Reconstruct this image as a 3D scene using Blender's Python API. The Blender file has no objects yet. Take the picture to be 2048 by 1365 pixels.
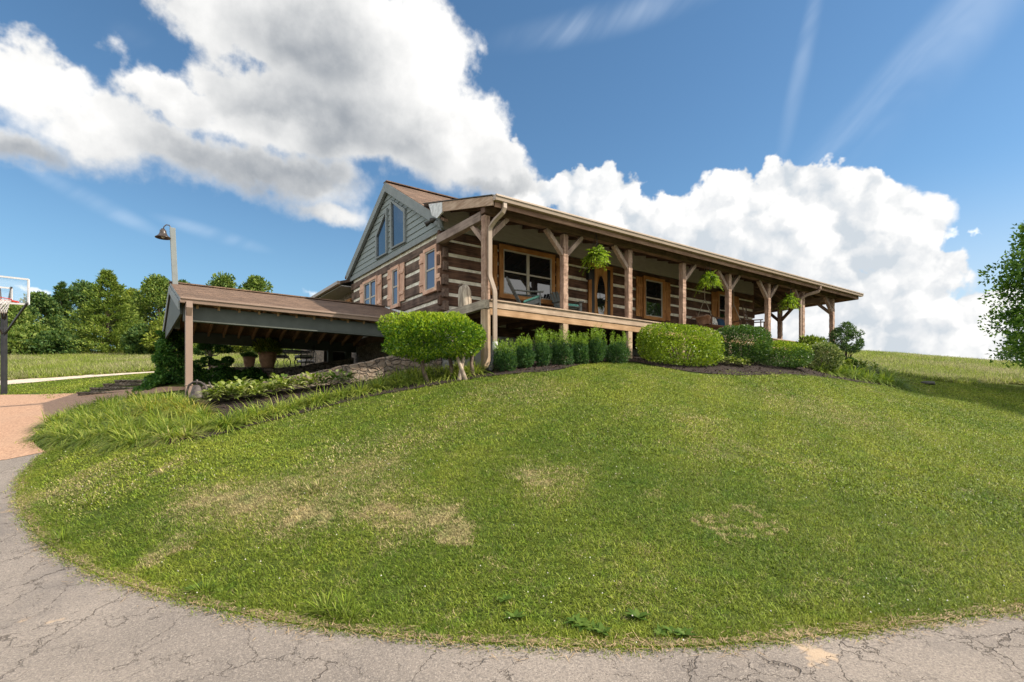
import bpy, bmesh, math, random
import numpy as np
from mathutils import Vector, Matrix, Euler

rng = np.random.default_rng(7)
random.seed(7)
SC = bpy.context.scene
COL = SC.collection
R_ = math.radians

# ------------------------------------------------------------------ camera
F, CX, CY = 1100., 1024., 820.
RT = np.array([.8165, -.57735, 0.]); FW = np.array([.57735, .8165, 0.]); CAM = np.array([-7.10, -10.96, 1.6])
cd = bpy.data.cameras.new('camera'); cam = bpy.data.objects.new('camera', cd); COL.objects.link(cam)
cam.location = CAM; cam.rotation_euler = (math.pi/2, 0, -math.atan2(.57735, .8165))
cd.sensor_width = 36; cd.lens = F/2048*36; cd.shift_y = (CY-682.5)/2048; cd.clip_end = 3000; cd.clip_start = .1
SC.camera = cam
SC.view_settings.view_transform = 'Standard'; SC.view_settings.look = 'None'
SC.view_settings.exposure = 0.80; SC.view_settings.gamma = 1.0
SC.cycles.max_bounces = 6; SC.cycles.diffuse_bounces = 3; SC.cycles.glossy_bounces = 3
SC.cycles.transmission_bounces = 4; SC.cycles.transparent_max_bounces = 8

# ------------------------------------------------------------------ sun and sky
SUN_EL, SUN_AZ = R_(40), R_(42)         # azimuth measured from +X towards -Y
sdir = Vector((math.cos(SUN_EL)*math.cos(SUN_AZ), -math.cos(SUN_EL)*math.sin(SUN_AZ), math.sin(SUN_EL)))
sl = bpy.data.lights.new('sun', 'SUN'); sl.energy = 4.2; sl.angle = R_(.55); sl.color = (1, .90, .76)
so = bpy.data.objects.new('sun', sl); COL.objects.link(so); so.rotation_euler = sdir.to_track_quat('Z', 'Y').to_euler()

class NT:
    """small helper for writing node trees"""
    def __init__(s, nt): s.t = nt; s.n = nt.nodes; s.l = nt.links
    def new(s, typ, **kw):
        n = s.n.new(typ)
        for k, v in kw.items(): setattr(n, k, v)
        return n
    def put(s, sock, v):
        if hasattr(v, 'is_linked') or isinstance(v, bpy.types.NodeSocket): s.l.new(v, sock)
        elif v is not None: sock.default_value = v
    def math(s, op, a, b=None, c=None, clamp=False):
        n = s.new('ShaderNodeMath', operation=op, use_clamp=clamp)
        s.put(n.inputs[0], a)
        if b is not None: s.put(n.inputs[1], b)
        if c is not None: s.put(n.inputs[2], c)
        return n.outputs[0]
    def vmath(s, op, a, b=None):
        n = s.new('ShaderNodeVectorMath', operation=op); s.put(n.inputs[0], a)
        if b is not None: s.put(n.inputs[1], b)
        return n.outputs[1] if op in ('DOT_PRODUCT', 'LENGTH') else n.outputs[0]
    def noise(s, vec, scale, detail=4, rough=.55, dist=0, out=0):
        n = s.new('ShaderNodeTexNoise'); s.put(n.inputs['Vector'], vec); s.put(n.inputs['Scale'], scale)
        n.inputs['Detail'].default_value = detail; n.inputs['Roughness'].default_value = rough; n.inputs['Distortion'].default_value = dist
        return n.outputs[out]
    def voro(s, vec, scale, feature='F1', out='Distance', smooth=None):
        n = s.new('ShaderNodeTexVoronoi', feature=feature); s.put(n.inputs['Vector'], vec); n.inputs['Scale'].default_value = scale
        if smooth is not None and 'Smoothness' in n.inputs: n.inputs['Smoothness'].default_value = smooth
        return n.outputs[out]
    def step(s, v, a, b, lo=0., hi=1., mode='SMOOTHSTEP'):
        n = s.new('ShaderNodeMapRange', interpolation_type=mode); s.put(n.inputs[0], v)
        n.inputs[1].default_value = a; n.inputs[2].default_value = b; n.inputs[3].default_value = lo; n.inputs[4].default_value = hi
        return n.outputs[0]
    def mix(s, f, a, b, blend='MIX'):
        n = s.new('ShaderNodeMix', data_type='RGBA', blend_type=blend)
        s.put(n.inputs[0], f)
        for i, v in ((6, a), (7, b)):
            if isinstance(v, (tuple, list)): v = tuple(v)+(1,) if len(v) == 3 else tuple(v)
            s.put(n.inputs[i], v)
        return n.outputs[2]
    def xyz(s, x, y, z):
        n = s.new('ShaderNodeCombineXYZ'); s.put(n.inputs[0], x); s.put(n.inputs[1], y); s.put(n.inputs[2], z); return n.outputs[0]
    def scale(s, vec, sc, loc=(0, 0, 0), rot=(0, 0, 0)):
        n = s.new('ShaderNodeMapping'); s.put(n.inputs[0], vec); n.inputs['Scale'].default_value = sc
        n.inputs['Location'].default_value = loc; n.inputs['Rotation'].default_value = rot; return n.outputs[0]

def azel(x, y):
    u, v = (x-CX)/F, (CY-y)/F
    return math.atan(u), math.atan(v/math.sqrt(1+u*u))

W = bpy.data.worlds.new('World'); SC.world = W; W.use_nodes = True
def build_world():
    t = NT(W.node_tree); t.n.clear()
    sky = t.new('ShaderNodeTexSky', sky_type='NISHITA'); sky.sun_disc = False
    sky.sun_elevation = SUN_EL; sky.sun_rotation = math.pi/2+SUN_AZ
    sky.air_density = 1.0; sky.dust_density = .25; sky.ozone_density = 2.2
    hs = t.new('ShaderNodeHueSaturation'); hs.inputs['Saturation'].default_value = 1.12; t.l.new(sky.outputs[0], hs.inputs['Color'])
    skyc = t.mix(1.0, hs.outputs[0], (SKY_K*.92, SKY_K*1.02, SKY_K*.99), 'MULTIPLY')
    D = t.new('ShaderNodeTexCoord').outputs['Generated']
    D = t.vmath('NORMALIZE', D)
    lat = t.vmath('DOT_PRODUCT', D, tuple(RT)); fw = t.vmath('DOT_PRODUCT', D, tuple(FW))
    az = t.math('ARCTAN2', lat, fw)
    dz = t.new('ShaderNodeSeparateXYZ'); t.l.new(D, dz.inputs[0])
    el = t.math('ARCSINE', dz.outputs[2])
    # warp of the cloud plan by soft noise
    nz = t.noise(D, 9, 5, .6, out=1)
    wv = t.vmath('SUBTRACT', nz, (.5, .5, .5)); wv = t.vmath('MULTIPLY', wv, (.10, .10, 0))
    P0 = t.vmath('ADD', t.xyz(az, el, 0), wv)
    def blob(P, x, y, rx, ry, rot=0):
        a, e = azel(x, y)
        ux = azel(x+60, y)[0]-azel(x-60, y)[0]; uy = azel(x, y-60)[1]-azel(x, y+60)[1]
        m = t.new('ShaderNodeVectorMath', operation='SUBTRACT'); t.l.new(P, m.inputs[0]); m.inputs[1].default_value = (a, e, 0)
        v = t.scale(m.outputs[0], (1/(rx*ux/120), 1/(ry*uy/120), 1), rot=(0, 0, 0)) if not rot else \
            t.scale(t.scale(m.outputs[0], (1, 1, 1), rot=(0, 0, rot)), (1/(rx*ux/120), 1/(ry*uy/120), 1))
        return t.math('SUBTRACT', 1.0, t.vmath('LENGTH', v))
    def field(P, blobs, k=.25):
        r = None
        for b in blobs:
            v = blob(P, *b)
            r = v if r is None else t.math('SMOOTH_MAX', r, v, k)
        return r
    big = [(610, 40, 310, 200), (740, 130, 250, 190), (860, 270, 190, 120), (980, 320, 105, 50), (620, 240, 330, 110),
           (40, 170, 165, 110), (190, 270, 210, 90), (350, 200, 110, 70), (330, 300, 260, 75), (560, 350, 330, 70), (660, 420, 120, 35), (20, 300, 170, 60),
           (1010, 360, 110, 40)]
    bank = [(1060, 385, 70, 45), (1145, 385, 70, 52), (1230, 385, 80, 60), (1310, 440, 70, 35), (1380, 435, 80, 45), (1470, 410, 95, 68),
            (1545, 365, 65, 62), (1640, 375, 85, 68), (1700, 405, 95, 75), (1760, 460, 60, 50), (1250, 480, 300, 90), (1600, 500, 310, 110),
            (1850, 540, 110, 60), (1960, 640, 170, 60), (1740, 660, 330, 75), (1900, 700, 300, 45), (1500, 620, 300, 90), (1700, 580, 260, 60)]
    far = [(100, 585, 40, 12), (640, 583, 50, 13, .1), (1915, 468, 22, 11), (1965, 455, 26, 9)]
    fbig = field(P0, big, .22); fbank = t.math('MULTIPLY', field(P0, bank, .2), 1.0)
    # generic unseen clouds beyond the view, widened and brightened as fill light
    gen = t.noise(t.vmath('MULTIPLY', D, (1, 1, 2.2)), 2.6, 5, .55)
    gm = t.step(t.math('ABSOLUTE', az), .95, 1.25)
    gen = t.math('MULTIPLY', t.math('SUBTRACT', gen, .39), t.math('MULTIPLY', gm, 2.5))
    ffar = field(P0, far, .02)
    # billows
    Dw = t.vmath('ADD', D, t.vmath('MULTIPLY', t.vmath('SUBTRACT', t.noise(D, 30, 3, .6, out=1), (.5, .5, .5)), (.035, .035, .035)))
    def billow(dd, s):
        a = t.math('SUBTRACT', .42, t.math('POWER', t.math('MULTIPLY', t.voro(dd, s, 'SMOOTH_F1', smooth=.25), 1.25), 2.0))
        b = t.math('SUBTRACT', .42, t.math('POWER', t.math('MULTIPLY', t.voro(dd, s*2.7, 'SMOOTH_F1', smooth=.25), 1.25), 2.0))
        c = t.math('SUBTRACT', .5, t.noise(dd, s*5, 3, .55))
        return t.math('ADD', t.math('MULTIPLY', a, 1.0), t.math('ADD', t.math('MULTIPLY', b, .5), t.math('MULTIPLY', c, .45)))
    so_ = tuple(np.array(sdir)*.0 + RT*.012 + np.array([0, 0, .016]))
    bl = billow(Dw, 11); bl2 = billow(t.vmath('ADD', Dw, so_), 11)
    soft = t.noise(D, 13, 6, .58)
    softd = t.math('SUBTRACT', soft, .5)
    dbig = t.math('ADD', fbig, t.math('ADD', t.math('MULTIPLY', softd, .9), t.math('MULTIPLY', bl, .16)))
    dbank = t.math('ADD', fbank, t.math('ADD', t.math('MULTIPLY', bl, .30), t.math('MULTIPLY', softd, .30)))
    dfar = t.math('ADD', ffar, t.math('ADD', t.math('MULTIPLY', bl, .5), t.math('MULTIPLY', softd, 1.2)))
    wdt = t.step(el, .31, .46, .85, .26); abig = t.step(t.math('DIVIDE', t.math('SUBTRACT', dbig, .0), wdt), .05, 1.0); abank = t.step(dbank, .02, .17); afar = t.math('MULTIPLY', t.step(dfar, .15, .7), .75)
    afill = t.step(gen, .0, .35)
    # bright and grey parts: a soft broad light, billow relief, grey undersides
    relief = t.math('SUBTRACT', bl, bl2)
    soft2 = t.math('SUBTRACT', t.noise(t.vmath('ADD', D, tuple(RT*-.02+np.array([0, 0, .03]))), 13, 6, .58), soft)
    grey = [(540, 355, 330, 80), (640, 270, 260, 130), (760, 330, 230, 110), (60, 335, 260, 50), (960, 395, 160, 60), (640, 120, 190, 120)]
    fg = t.step(field(P0, grey, .35), -.55, .75)
    light = [(880, 110, 150, 170, 0), (960, 270, 110, 80), (50, 180, 170, 90), (180, 265, 130, 50), (330, 170, 80, 50), (690, 408, 70, 28), (530, 255, 100, 34), (900, 30, 100, 60)]
    flt = t.step(field(P0, light, .35), -.55, .55)
    thin = t.step(dbig, .05, .75)
    vb = t.math('ADD', .78, t.math('MULTIPLY', flt, .30))
    vb = t.math('SUBTRACT', vb, t.math('MULTIPLY', t.math('MULTIPLY', fg, thin), .50))
    vb = t.math('ADD', vb, t.math('ADD', t.math('MULTIPLY', soft2, -.55), t.math('ADD', t.math('MULTIPLY', relief, .10), t.math('MULTIPLY', softd, .12))))
    rb = t.new('ShaderNodeValToRGB'); t.l.new(vb, rb.inputs[0]); e = rb.color_ramp.elements
    e[0].position = .18; e[0].color = (.19, .205, .225, 1); e[1].position = 1.0; e[1].color = (.535, .53, .52, 1); q = e.new(.6); q.color = (.36, .366, .37, 1)
    cbig = rb.outputs[0]
    low = [(1250, 520, 330, 80), (1650, 570, 330, 80), (1120, 460, 140, 50), (1800, 690, 400, 50)]
    fl = t.step(field(P0, low, .3), -.5, .7)
    vk = t.math('ADD', .88, t.math('SUBTRACT', t.math('MULTIPLY', relief, .90), t.math('MULTIPLY', fl, .40)))
    vk = t.math('ADD', vk, t.math('ADD', t.math('MULTIPLY', soft2, -.50), t.math('MULTIPLY', bl, .04)))
    rk = t.new('ShaderNodeValToRGB'); t.l.new(vk, rk.inputs[0]); e = rk.color_ramp.elements
    e[0].position = .25; e[0].color = (.33, .36, .39, 1); e[1].position = .98; e[1].color = (.55, .545, .535, 1); q = e.new(.62); q.color = (.43, .44, .45, 1)
    cbank = rk.outputs[0]
    # thin high streaks
    sp = t.scale(t.scale(t.xyz(az, el, 0), (1, 1, 1), rot=(0, 0, -R_(42))), (2.2, 9, 1))
    st = t.noise(sp, .8, 4, .55, .9)
    ci = [(1830, 160, 560, 95, -R_(38)), (1600, 150, 220, 30, -R_(75)), (190, 405, 190, 26, R_(20)), (430, 470, 140, 20, R_(10)), (1250, 30, 400, 50, -.1), (230, 60, 100, 40)]
    cm = t.step(field(t.xyz(az, el, 0), ci, .1), .0, 1.0)
    aci = t.math('MULTIPLY', t.math('MULTIPLY', cm, t.step(st, .30, .85)), .50)
    # low whitish veil over the horizon
    veil = t.math('MULTIPLY', t.step(el, .0, .36, .85, .0), t.step(az, -.35, .35, .80, 1.0))
    c = t.mix(veil, skyc, t.mix(t.step(az, -.35, .3), (.145, .275, .395), (.37, .41, .455)))
    c = t.mix(aci, c, (.52, .57, .63))
    c = t.mix(afar, c, (.60, .61, .63))
    c = t.mix(afill, c, (.92, .91, .89))
    c = t.mix(abank, c, cbank)
    c = t.mix(abig, c, cbig)
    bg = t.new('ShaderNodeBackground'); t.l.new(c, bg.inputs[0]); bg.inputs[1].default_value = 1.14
    o = t.new('ShaderNodeOutputWorld'); t.l.new(bg.outputs[0], o.inputs[0])
    W.cycles.sampling_method = 'MANUAL'; W.cycles.sample_map_resolution = 512
SKY_K = .076
build_world()

# ------------------------------------------------------------------ from a picture point and a plane or depth to a place
def ray(x, y): return (x-CX)/F*RT+FW+np.array([0, 0, (CY-y)/F])
def at(x, y, d): return CAM+d*ray(x, y)
def onX(x, y, X): r = ray(x, y); return CAM+r*(X-CAM[0])/r[0]
def onY(x, y, Y): r = ray(x, y); return CAM+r*(Y-CAM[1])/r[1]

# ------------------------------------------------------------------ terrain
def atz(x, y, z): r = ray(x, y); return CAM+r*(z-CAM[2])/r[2]
CP = [atz(*p) for p in [(2048, 1225, 0), (1700, 1270, 0), (1400, 1300, 0), (1100, 1300, 0), (900, 1290, 0), (700, 1270, 0), (500, 1240, 0), (300, 1190, .02),
      (180, 1150, .06), (100, 1100, .12), (50, 1050, .2), (30, 1000, .32), (40, 950, .55), (90, 905, .82), (-400, 1100, .1), (-500, 960, .5)]]
CP += [at(*p) for p in [(1100, 998, 6), (1100, 842, 9), (1600, 923, 8), (1600, 818, 12), (2048, 912, 10), (2048, 830, 17), (2048, 792, 21), (2048, 770, 26), (1790, 755, 25),
      (1700, 706, 45), (1850, 719, 45), (2048, 737, 45), (2300, 750, 45), (1700, 735, 66), (2048, 760, 66), (300, 895, 8.2), (300, 1020, 6.2), (600, 1050, 5.6), (650, 905, 8.4),
      (1100, 745, 12.4), (1400, 747, 14.8), (1600, 750, 17.4), (1700, 760, 19.4), (1790, 773, 20.4), (830, 777, 11.6), (560, 837, 10.33), (450, 867, 9.27), (960, 755, 12.2),
      (8, 790, 17.7), (-300, 800, 17.7), (160, 790, 16), (300, 757, 18.5), (0, 768, 21), (320, 745, 23), (0, 709, 46), (300, 711, 46), (600, 712, 46), (-500, 700, 46), (150, 732, 33), (500, 728, 33),
      (0, 850, 13), (-500, 870, 13), (640, 772, 12.9), (740, 768, 12.4), (480, 806, 11.4), (395, 803, 11.6), (250, 830, 10.8), (1880, 765, 23.5)]]
CP += [np.array(p) for p in [(0, 0, 2.62), (4.9, 0, 3.08), (10, 0, 3.45), (17, 0, 3.8), (0.5, 6, 2.3), (8, 6, 3.3), (15, 6, 3.9), (19, 4, 3.95), (15, 14, 4.0), (25, 15, 4.8),
      (-5.9, 3.3, 1.96), (-3, 5.5, 2.0), (-6.5, 6.5, 2.0), (-1, 5, 2.1), (-3.5, 10, 2.85), (-1, 11, 2.95), (2, 16, 3.3), (-8, 12, 2.4),
      (-9, -16, 0), (-16, -10, .15), (0, -16, 0), (-7.1, -11, 0), (10, -16, 0), (-20, -20, 0), (20, -20, 0), (5, -25, 0), (14, -10, .35)]]
CP = np.array(CP)
def _phi(r2): return np.where(r2 > 1e-9, .5*r2*np.log(np.maximum(r2, 1e-9)), 0.)
def _fit():
    P = CP[:, :2]; n = len(P)
    K = _phi(((P[:, None]-P[None])**2).sum(-1)) + 1.5*np.eye(n)
    A = np.hstack([np.ones((n, 1)), P]); M = np.block([[K, A], [A.T, np.zeros((3, 3))]])
    return np.linalg.solve(M, np.concatenate([CP[:, 2], np.zeros(3)]))
TW = _fit()
def hz(x, y):
    x = np.atleast_1d(np.asarray(x, float)); y = np.atleast_1d(np.asarray(y, float)); out = np.empty_like(x)
    dx, dy = x-CAM[0], y-CAM[1]; rr = np.hypot(dx, dy); k = np.minimum(1, 72/np.maximum(rr, 1e-6))
    xc, yc = CAM[0]+dx*k, CAM[1]+dy*k
    for i in range(0, len(x), 20000):
        s = slice(i, i+20000); r2 = (xc[s, None]-CP[None, :, 0])**2+(yc[s, None]-CP[None, :, 1])**2
        out[s] = _phi(r2)@TW[:-3] + TW[-3]+TW[-2]*xc[s]+TW[-1]*yc[s]
    far = np.clip((rr-58)/90, 0, 1); far = far*far*(3-2*far)
    return out*(1-far) + far*(-3.)
def h1(x, y): return float(hz(x, y)[0])
def nrm(x, y, e=.15):
    gx = (hz(x+e, y)-hz(x-e, y))/(2*e); gy = (hz(x, y+e)-hz(x, y-e))/(2*e)
    n = np.stack([-gx, -gy, np.ones_like(gx)], -1); return n/np.linalg.norm(n, axis=-1, keepdims=True)
def hit(px, py, d0=2.5, d1=90):
    d = np.geomspace(d0, d1, 900); p = CAM+d[:, None]*ray(px, py); dz = p[:, 2]-hz(p[:, 0], p[:, 1])
    i = np.argmax(dz < 0)
    if not (dz < 0).any(): i = int(np.argmin(dz))
    if i == 0: return p[0]
    f = dz[i-1]/(dz[i-1]-dz[i]) if dz[i] < 0 else 0
    return p[i-1]*(1-f)+p[i]*f
def inpoly(x, y, poly):
    c = np.zeros(len(x), bool); n = len(poly); j = n-1
    for i in range(n):
        xi, yi = poly[i][:2]; xj, yj = poly[j][:2]
        if yi != yj: c ^= ((yi > y) != (yj > y)) & (x < (xj-xi)*(y-yi)/(yj-yi)+xi)
        j = i
    return c
def resample(pts, n):
    p = np.array([q[:2] for q in pts], float); s = np.r_[0, np.cumsum(np.hypot(*(p[1:]-p[:-1]).T))]
    # smooth with Catmull-Rom
    out = []; tt = np.linspace(0, s[-1], n)
    for v in tt:
        i = min(max(np.searchsorted(s, v)-1, 0), len(p)-2); f = (v-s[i])/max(s[i+1]-s[i], 1e-9)
        p0, p1, p2, p3 = p[max(i-1, 0)], p[i], p[i+1], p[min(i+2, len(p)-1)]
        out.append(.5*((2*p1)+(-p0+p2)*f+(2*p0-5*p1+4*p2-p3)*f*f+(-p0+3*p1-3*p2+p3)*f**3))
    return np.array(out)
EOF_MARK = 0
# ------------------------------------------------------------------ materials
def srgb(r, g, b): return tuple(((c/255)/12.92 if c/255 < .04045 else ((c/255+.055)/1.055)**2.4) for c in (r, g, b))
def base_mat(name):
    m = bpy.data.materials.new(name); m.use_nodes = True; t = NT(m.node_tree)
    b = t.n['Principled BSDF']; return m, t, b
def coords(t, kind='Object'):
    if kind == 'World': return t.new('ShaderNodeNewGeometry').outputs['Position']
    return t.new('ShaderNodeTexCoord').outputs[kind]
def bump(t, b, h, strength=.4, dist=.02):
    n = t.new('ShaderNodeBump'); n.inputs['Strength'].default_value = strength; n.inputs['Distance'].default_value = dist
    t.l.new(h, n.inputs['Height']); t.l.new(n.outputs[0], b.inputs['Normal'])
MATS = {}
def M(name, col, col2=None, rough=.75, scale=6, stretch=(1, 1, 1), bs=None, bst=.35, spec=.3, metal=0, detail=5, space='World', lo=.35, hi=.65):
    if name in MATS: return MATS[name]
    m, t, b = base_mat(name); MATS[name] = m
    c2 = col2 or tuple(x*.72 for x in col)
    v = t.scale(coords(t, space), stretch)
    n = t.noise(v, scale, detail, .6)
    t.l.new(t.mix(t.step(n, lo, hi), c2, col), b.inputs['Base Color'])
    b.inputs['Roughness'].default_value = rough; b.inputs['Specular IOR Level'].default_value = spec; b.inputs['Metallic'].default_value = metal
    if bs: bump(t, b, t.noise(v, bs, 4, .65), bst, .02)
    return m
def wood(name, col, col2, axis, rough=.8, bst=.4, scallop=0):
    """grain streaks along one axis"""
    if name in MATS: return MATS[name]
    m, t, b = base_mat(name); MATS[name] = m
    st = [26, 26, 26]; st[axis] = 1.6
    p = coords(t, 'World'); v = t.scale(p, st)
    n1 = t.noise(v, 1, 6, .65); n2 = t.noise(p, 3.1, 3, .5)
    f = t.math('ADD', t.math('MULTIPLY', n1, .7), t.math('MULTIPLY', n2, .5))
    t.l.new(t.mix(t.step(f, .42, .78), col2, col), b.inputs['Base Color'])
    b.inputs['Roughness'].default_value = rough; b.inputs['Specular IOR Level'].default_value = .2
    h = t.math('MULTIPLY', n1, 1.0)
    if scallop:
        sv = t.scale(p, (3, 3, 11)); h = t.math('ADD', h, t.math('MULTIPLY', t.voro(sv, 1.0, 'SMOOTH_F1', smooth=.3), scallop))
        bump(t, b, h, .8, .03)
    else: bump(t, b, h, bst, .012)
    return m
def leafmat(name, cols, trans=.35, rough=.5, spec=.25, patch=1.5):
    """cols: dark, mid, light; varied leaf by leaf"""
    if name in MATS: return MATS[name]
    m, t, b = base_mat(name); MATS[name] = m
    g = t.new('ShaderNodeNewGeometry')
    r = t.math('ADD', t.math('MULTIPLY', g.outputs['Random Per Island'], .75), t.math('MULTIPLY', t.noise(g.outputs['Position'], patch, 2), .5))
    ramp = t.new('ShaderNodeValToRGB'); t.l.new(r, ramp.inputs[0]); e = ramp.color_ramp.elements
    e[0].position = .2; e[0].color = (*cols[0], 1); e[1].position = .95; e[1].color = (*cols[2], 1)
    q = e.new(.6); q.color = (*cols[1], 1)
    t.l.new(ramp.outputs[0], b.inputs['Base Color']); b.inputs['Roughness'].default_value = rough; b.inputs['Specular IOR Level'].default_value = spec*.6
    tr = t.new('ShaderNodeBsdfTranslucent')
    t.l.new(t.mix(1.0, ramp.outputs[0], (1.3, 1.35, .6), 'MULTIPLY'), tr.inputs[0])
    mx = t.new('ShaderNodeMixShader'); mx.inputs[0].default_value = trans
    t.l.new(b.outputs[0], mx.inputs[1]); t.l.new(tr.outputs[0], mx.inputs[2])
    t.l.new(mx.outputs[0], t.n['Material Output'].inputs[0])
    return m
def shingle(name, slope):
    m, t, b = base_mat(name); MATS[name] = m
    p = coords(t, 'World'); s = t.new('ShaderNodeSeparateXYZ'); t.l.new(p, s.inputs[0])
    v = t.xyz(s.outputs[0], t.math('MULTIPLY', s.outputs[1], math.sqrt(1+slope*slope)), 0)
    def bricks(w, h, c1, c2, mo):
        br = t.new('ShaderNodeTexBrick'); t.l.new(v, br.inputs['Vector']); br.offset = .37; br.inputs['Scale'].default_value = 1; br.inputs['Brick Width'].default_value = w; br.inputs['Row Height'].default_value = h
        br.inputs['Mortar Size'].default_value = mo; br.inputs['Mortar Smooth'].default_value = .1; br.inputs['Color1'].default_value = (*c1, 1); br.inputs['Color2'].default_value = (*c2, 1); br.inputs['Mortar'].default_value = (.012, .010, .009, 1); return br
    br = bricks(.33, .15, (.215, .142, .102), (.052, .038, .031), .010); b2 = bricks(.23, .15, (.20, .13, .09), (.095, .07, .056), 0)
    row = t.math('FRACT', t.math('MULTIPLY', t.math('MULTIPLY', s.outputs[1], math.sqrt(1+slope*slope)), 1/.15))
    n = t.noise(p, 70, 3); n2 = t.noise(t.scale(v, (1.2, 5, 1)), 1.0, 4, .65)
    c = t.mix(.45, br.outputs[0], b2.outputs[0]); c = t.mix(t.step(n2, .42, .68, 0, .75), c, (.055, .036, .028)); c = t.mix(t.step(n, .4, .7, 0, .5), c, (.36, .23, .15))
    c = t.mix(t.step(row, .80, .95, 0, .65), c, (.018, .014, .012))
    t.l.new(c, b.inputs['Base Color']); b.inputs['Roughness'].default_value = .9; b.inputs['Specular IOR Level'].default_value = .15
    bump(t, b, t.math('ADD', t.math('MULTIPLY', n, .25), t.math('SUBTRACT', 1.0, row)), .8, .02)
    return m
def stonemat(name, cols, mortar, scale=3.2):
    m, t, b = base_mat(name); MATS[name] = m
    p = coords(t, 'World'); w = t.vmath('ADD', t.scale(p, (1, 1, 1.7)), t.vmath('MULTIPLY', t.noise(p, 3, 3, out=1), (.35, .35, .35)))
    d = t.voro(w, scale, 'DISTANCE_TO_EDGE'); cc = t.voro(w, scale, 'F1', 'Color')
    sp = t.new('ShaderNodeSeparateColor'); t.l.new(cc, sp.inputs[0])
    c = t.mix(sp.outputs[0], cols[0], cols[1]); c = t.mix(t.step(t.noise(p, 11, 5, .7), .4, .7), c, cols[2])
    c = t.mix(t.step(d, .0, .05), mortar, c)
    t.l.new(c, b.inputs['Base Color']); b.inputs['Roughness'].default_value = .9
    bump(t, b, t.math('ADD', t.step(d, 0, .12), t.math('MULTIPLY', t.noise(p, 18, 4), .6)), .9, .05)
    return m
def glassmat(name, tint, rough=.03):
    m, t, b = base_mat(name); MATS[name] = m
    p = coords(t, 'World'); n = t.noise(p, 1.2, 2)
    t.l.new(t.mix(n, tuple(x*.6 for x in tint), tint), b.inputs['Base Color'])
    b.inputs['Roughness'].default_value = rough; b.inputs['Specular IOR Level'].default_value = .9; b.inputs['IOR'].default_value = 1.6
    bump(t, b, t.noise(p, 1.5, 1), .04, .05)
    return m

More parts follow.
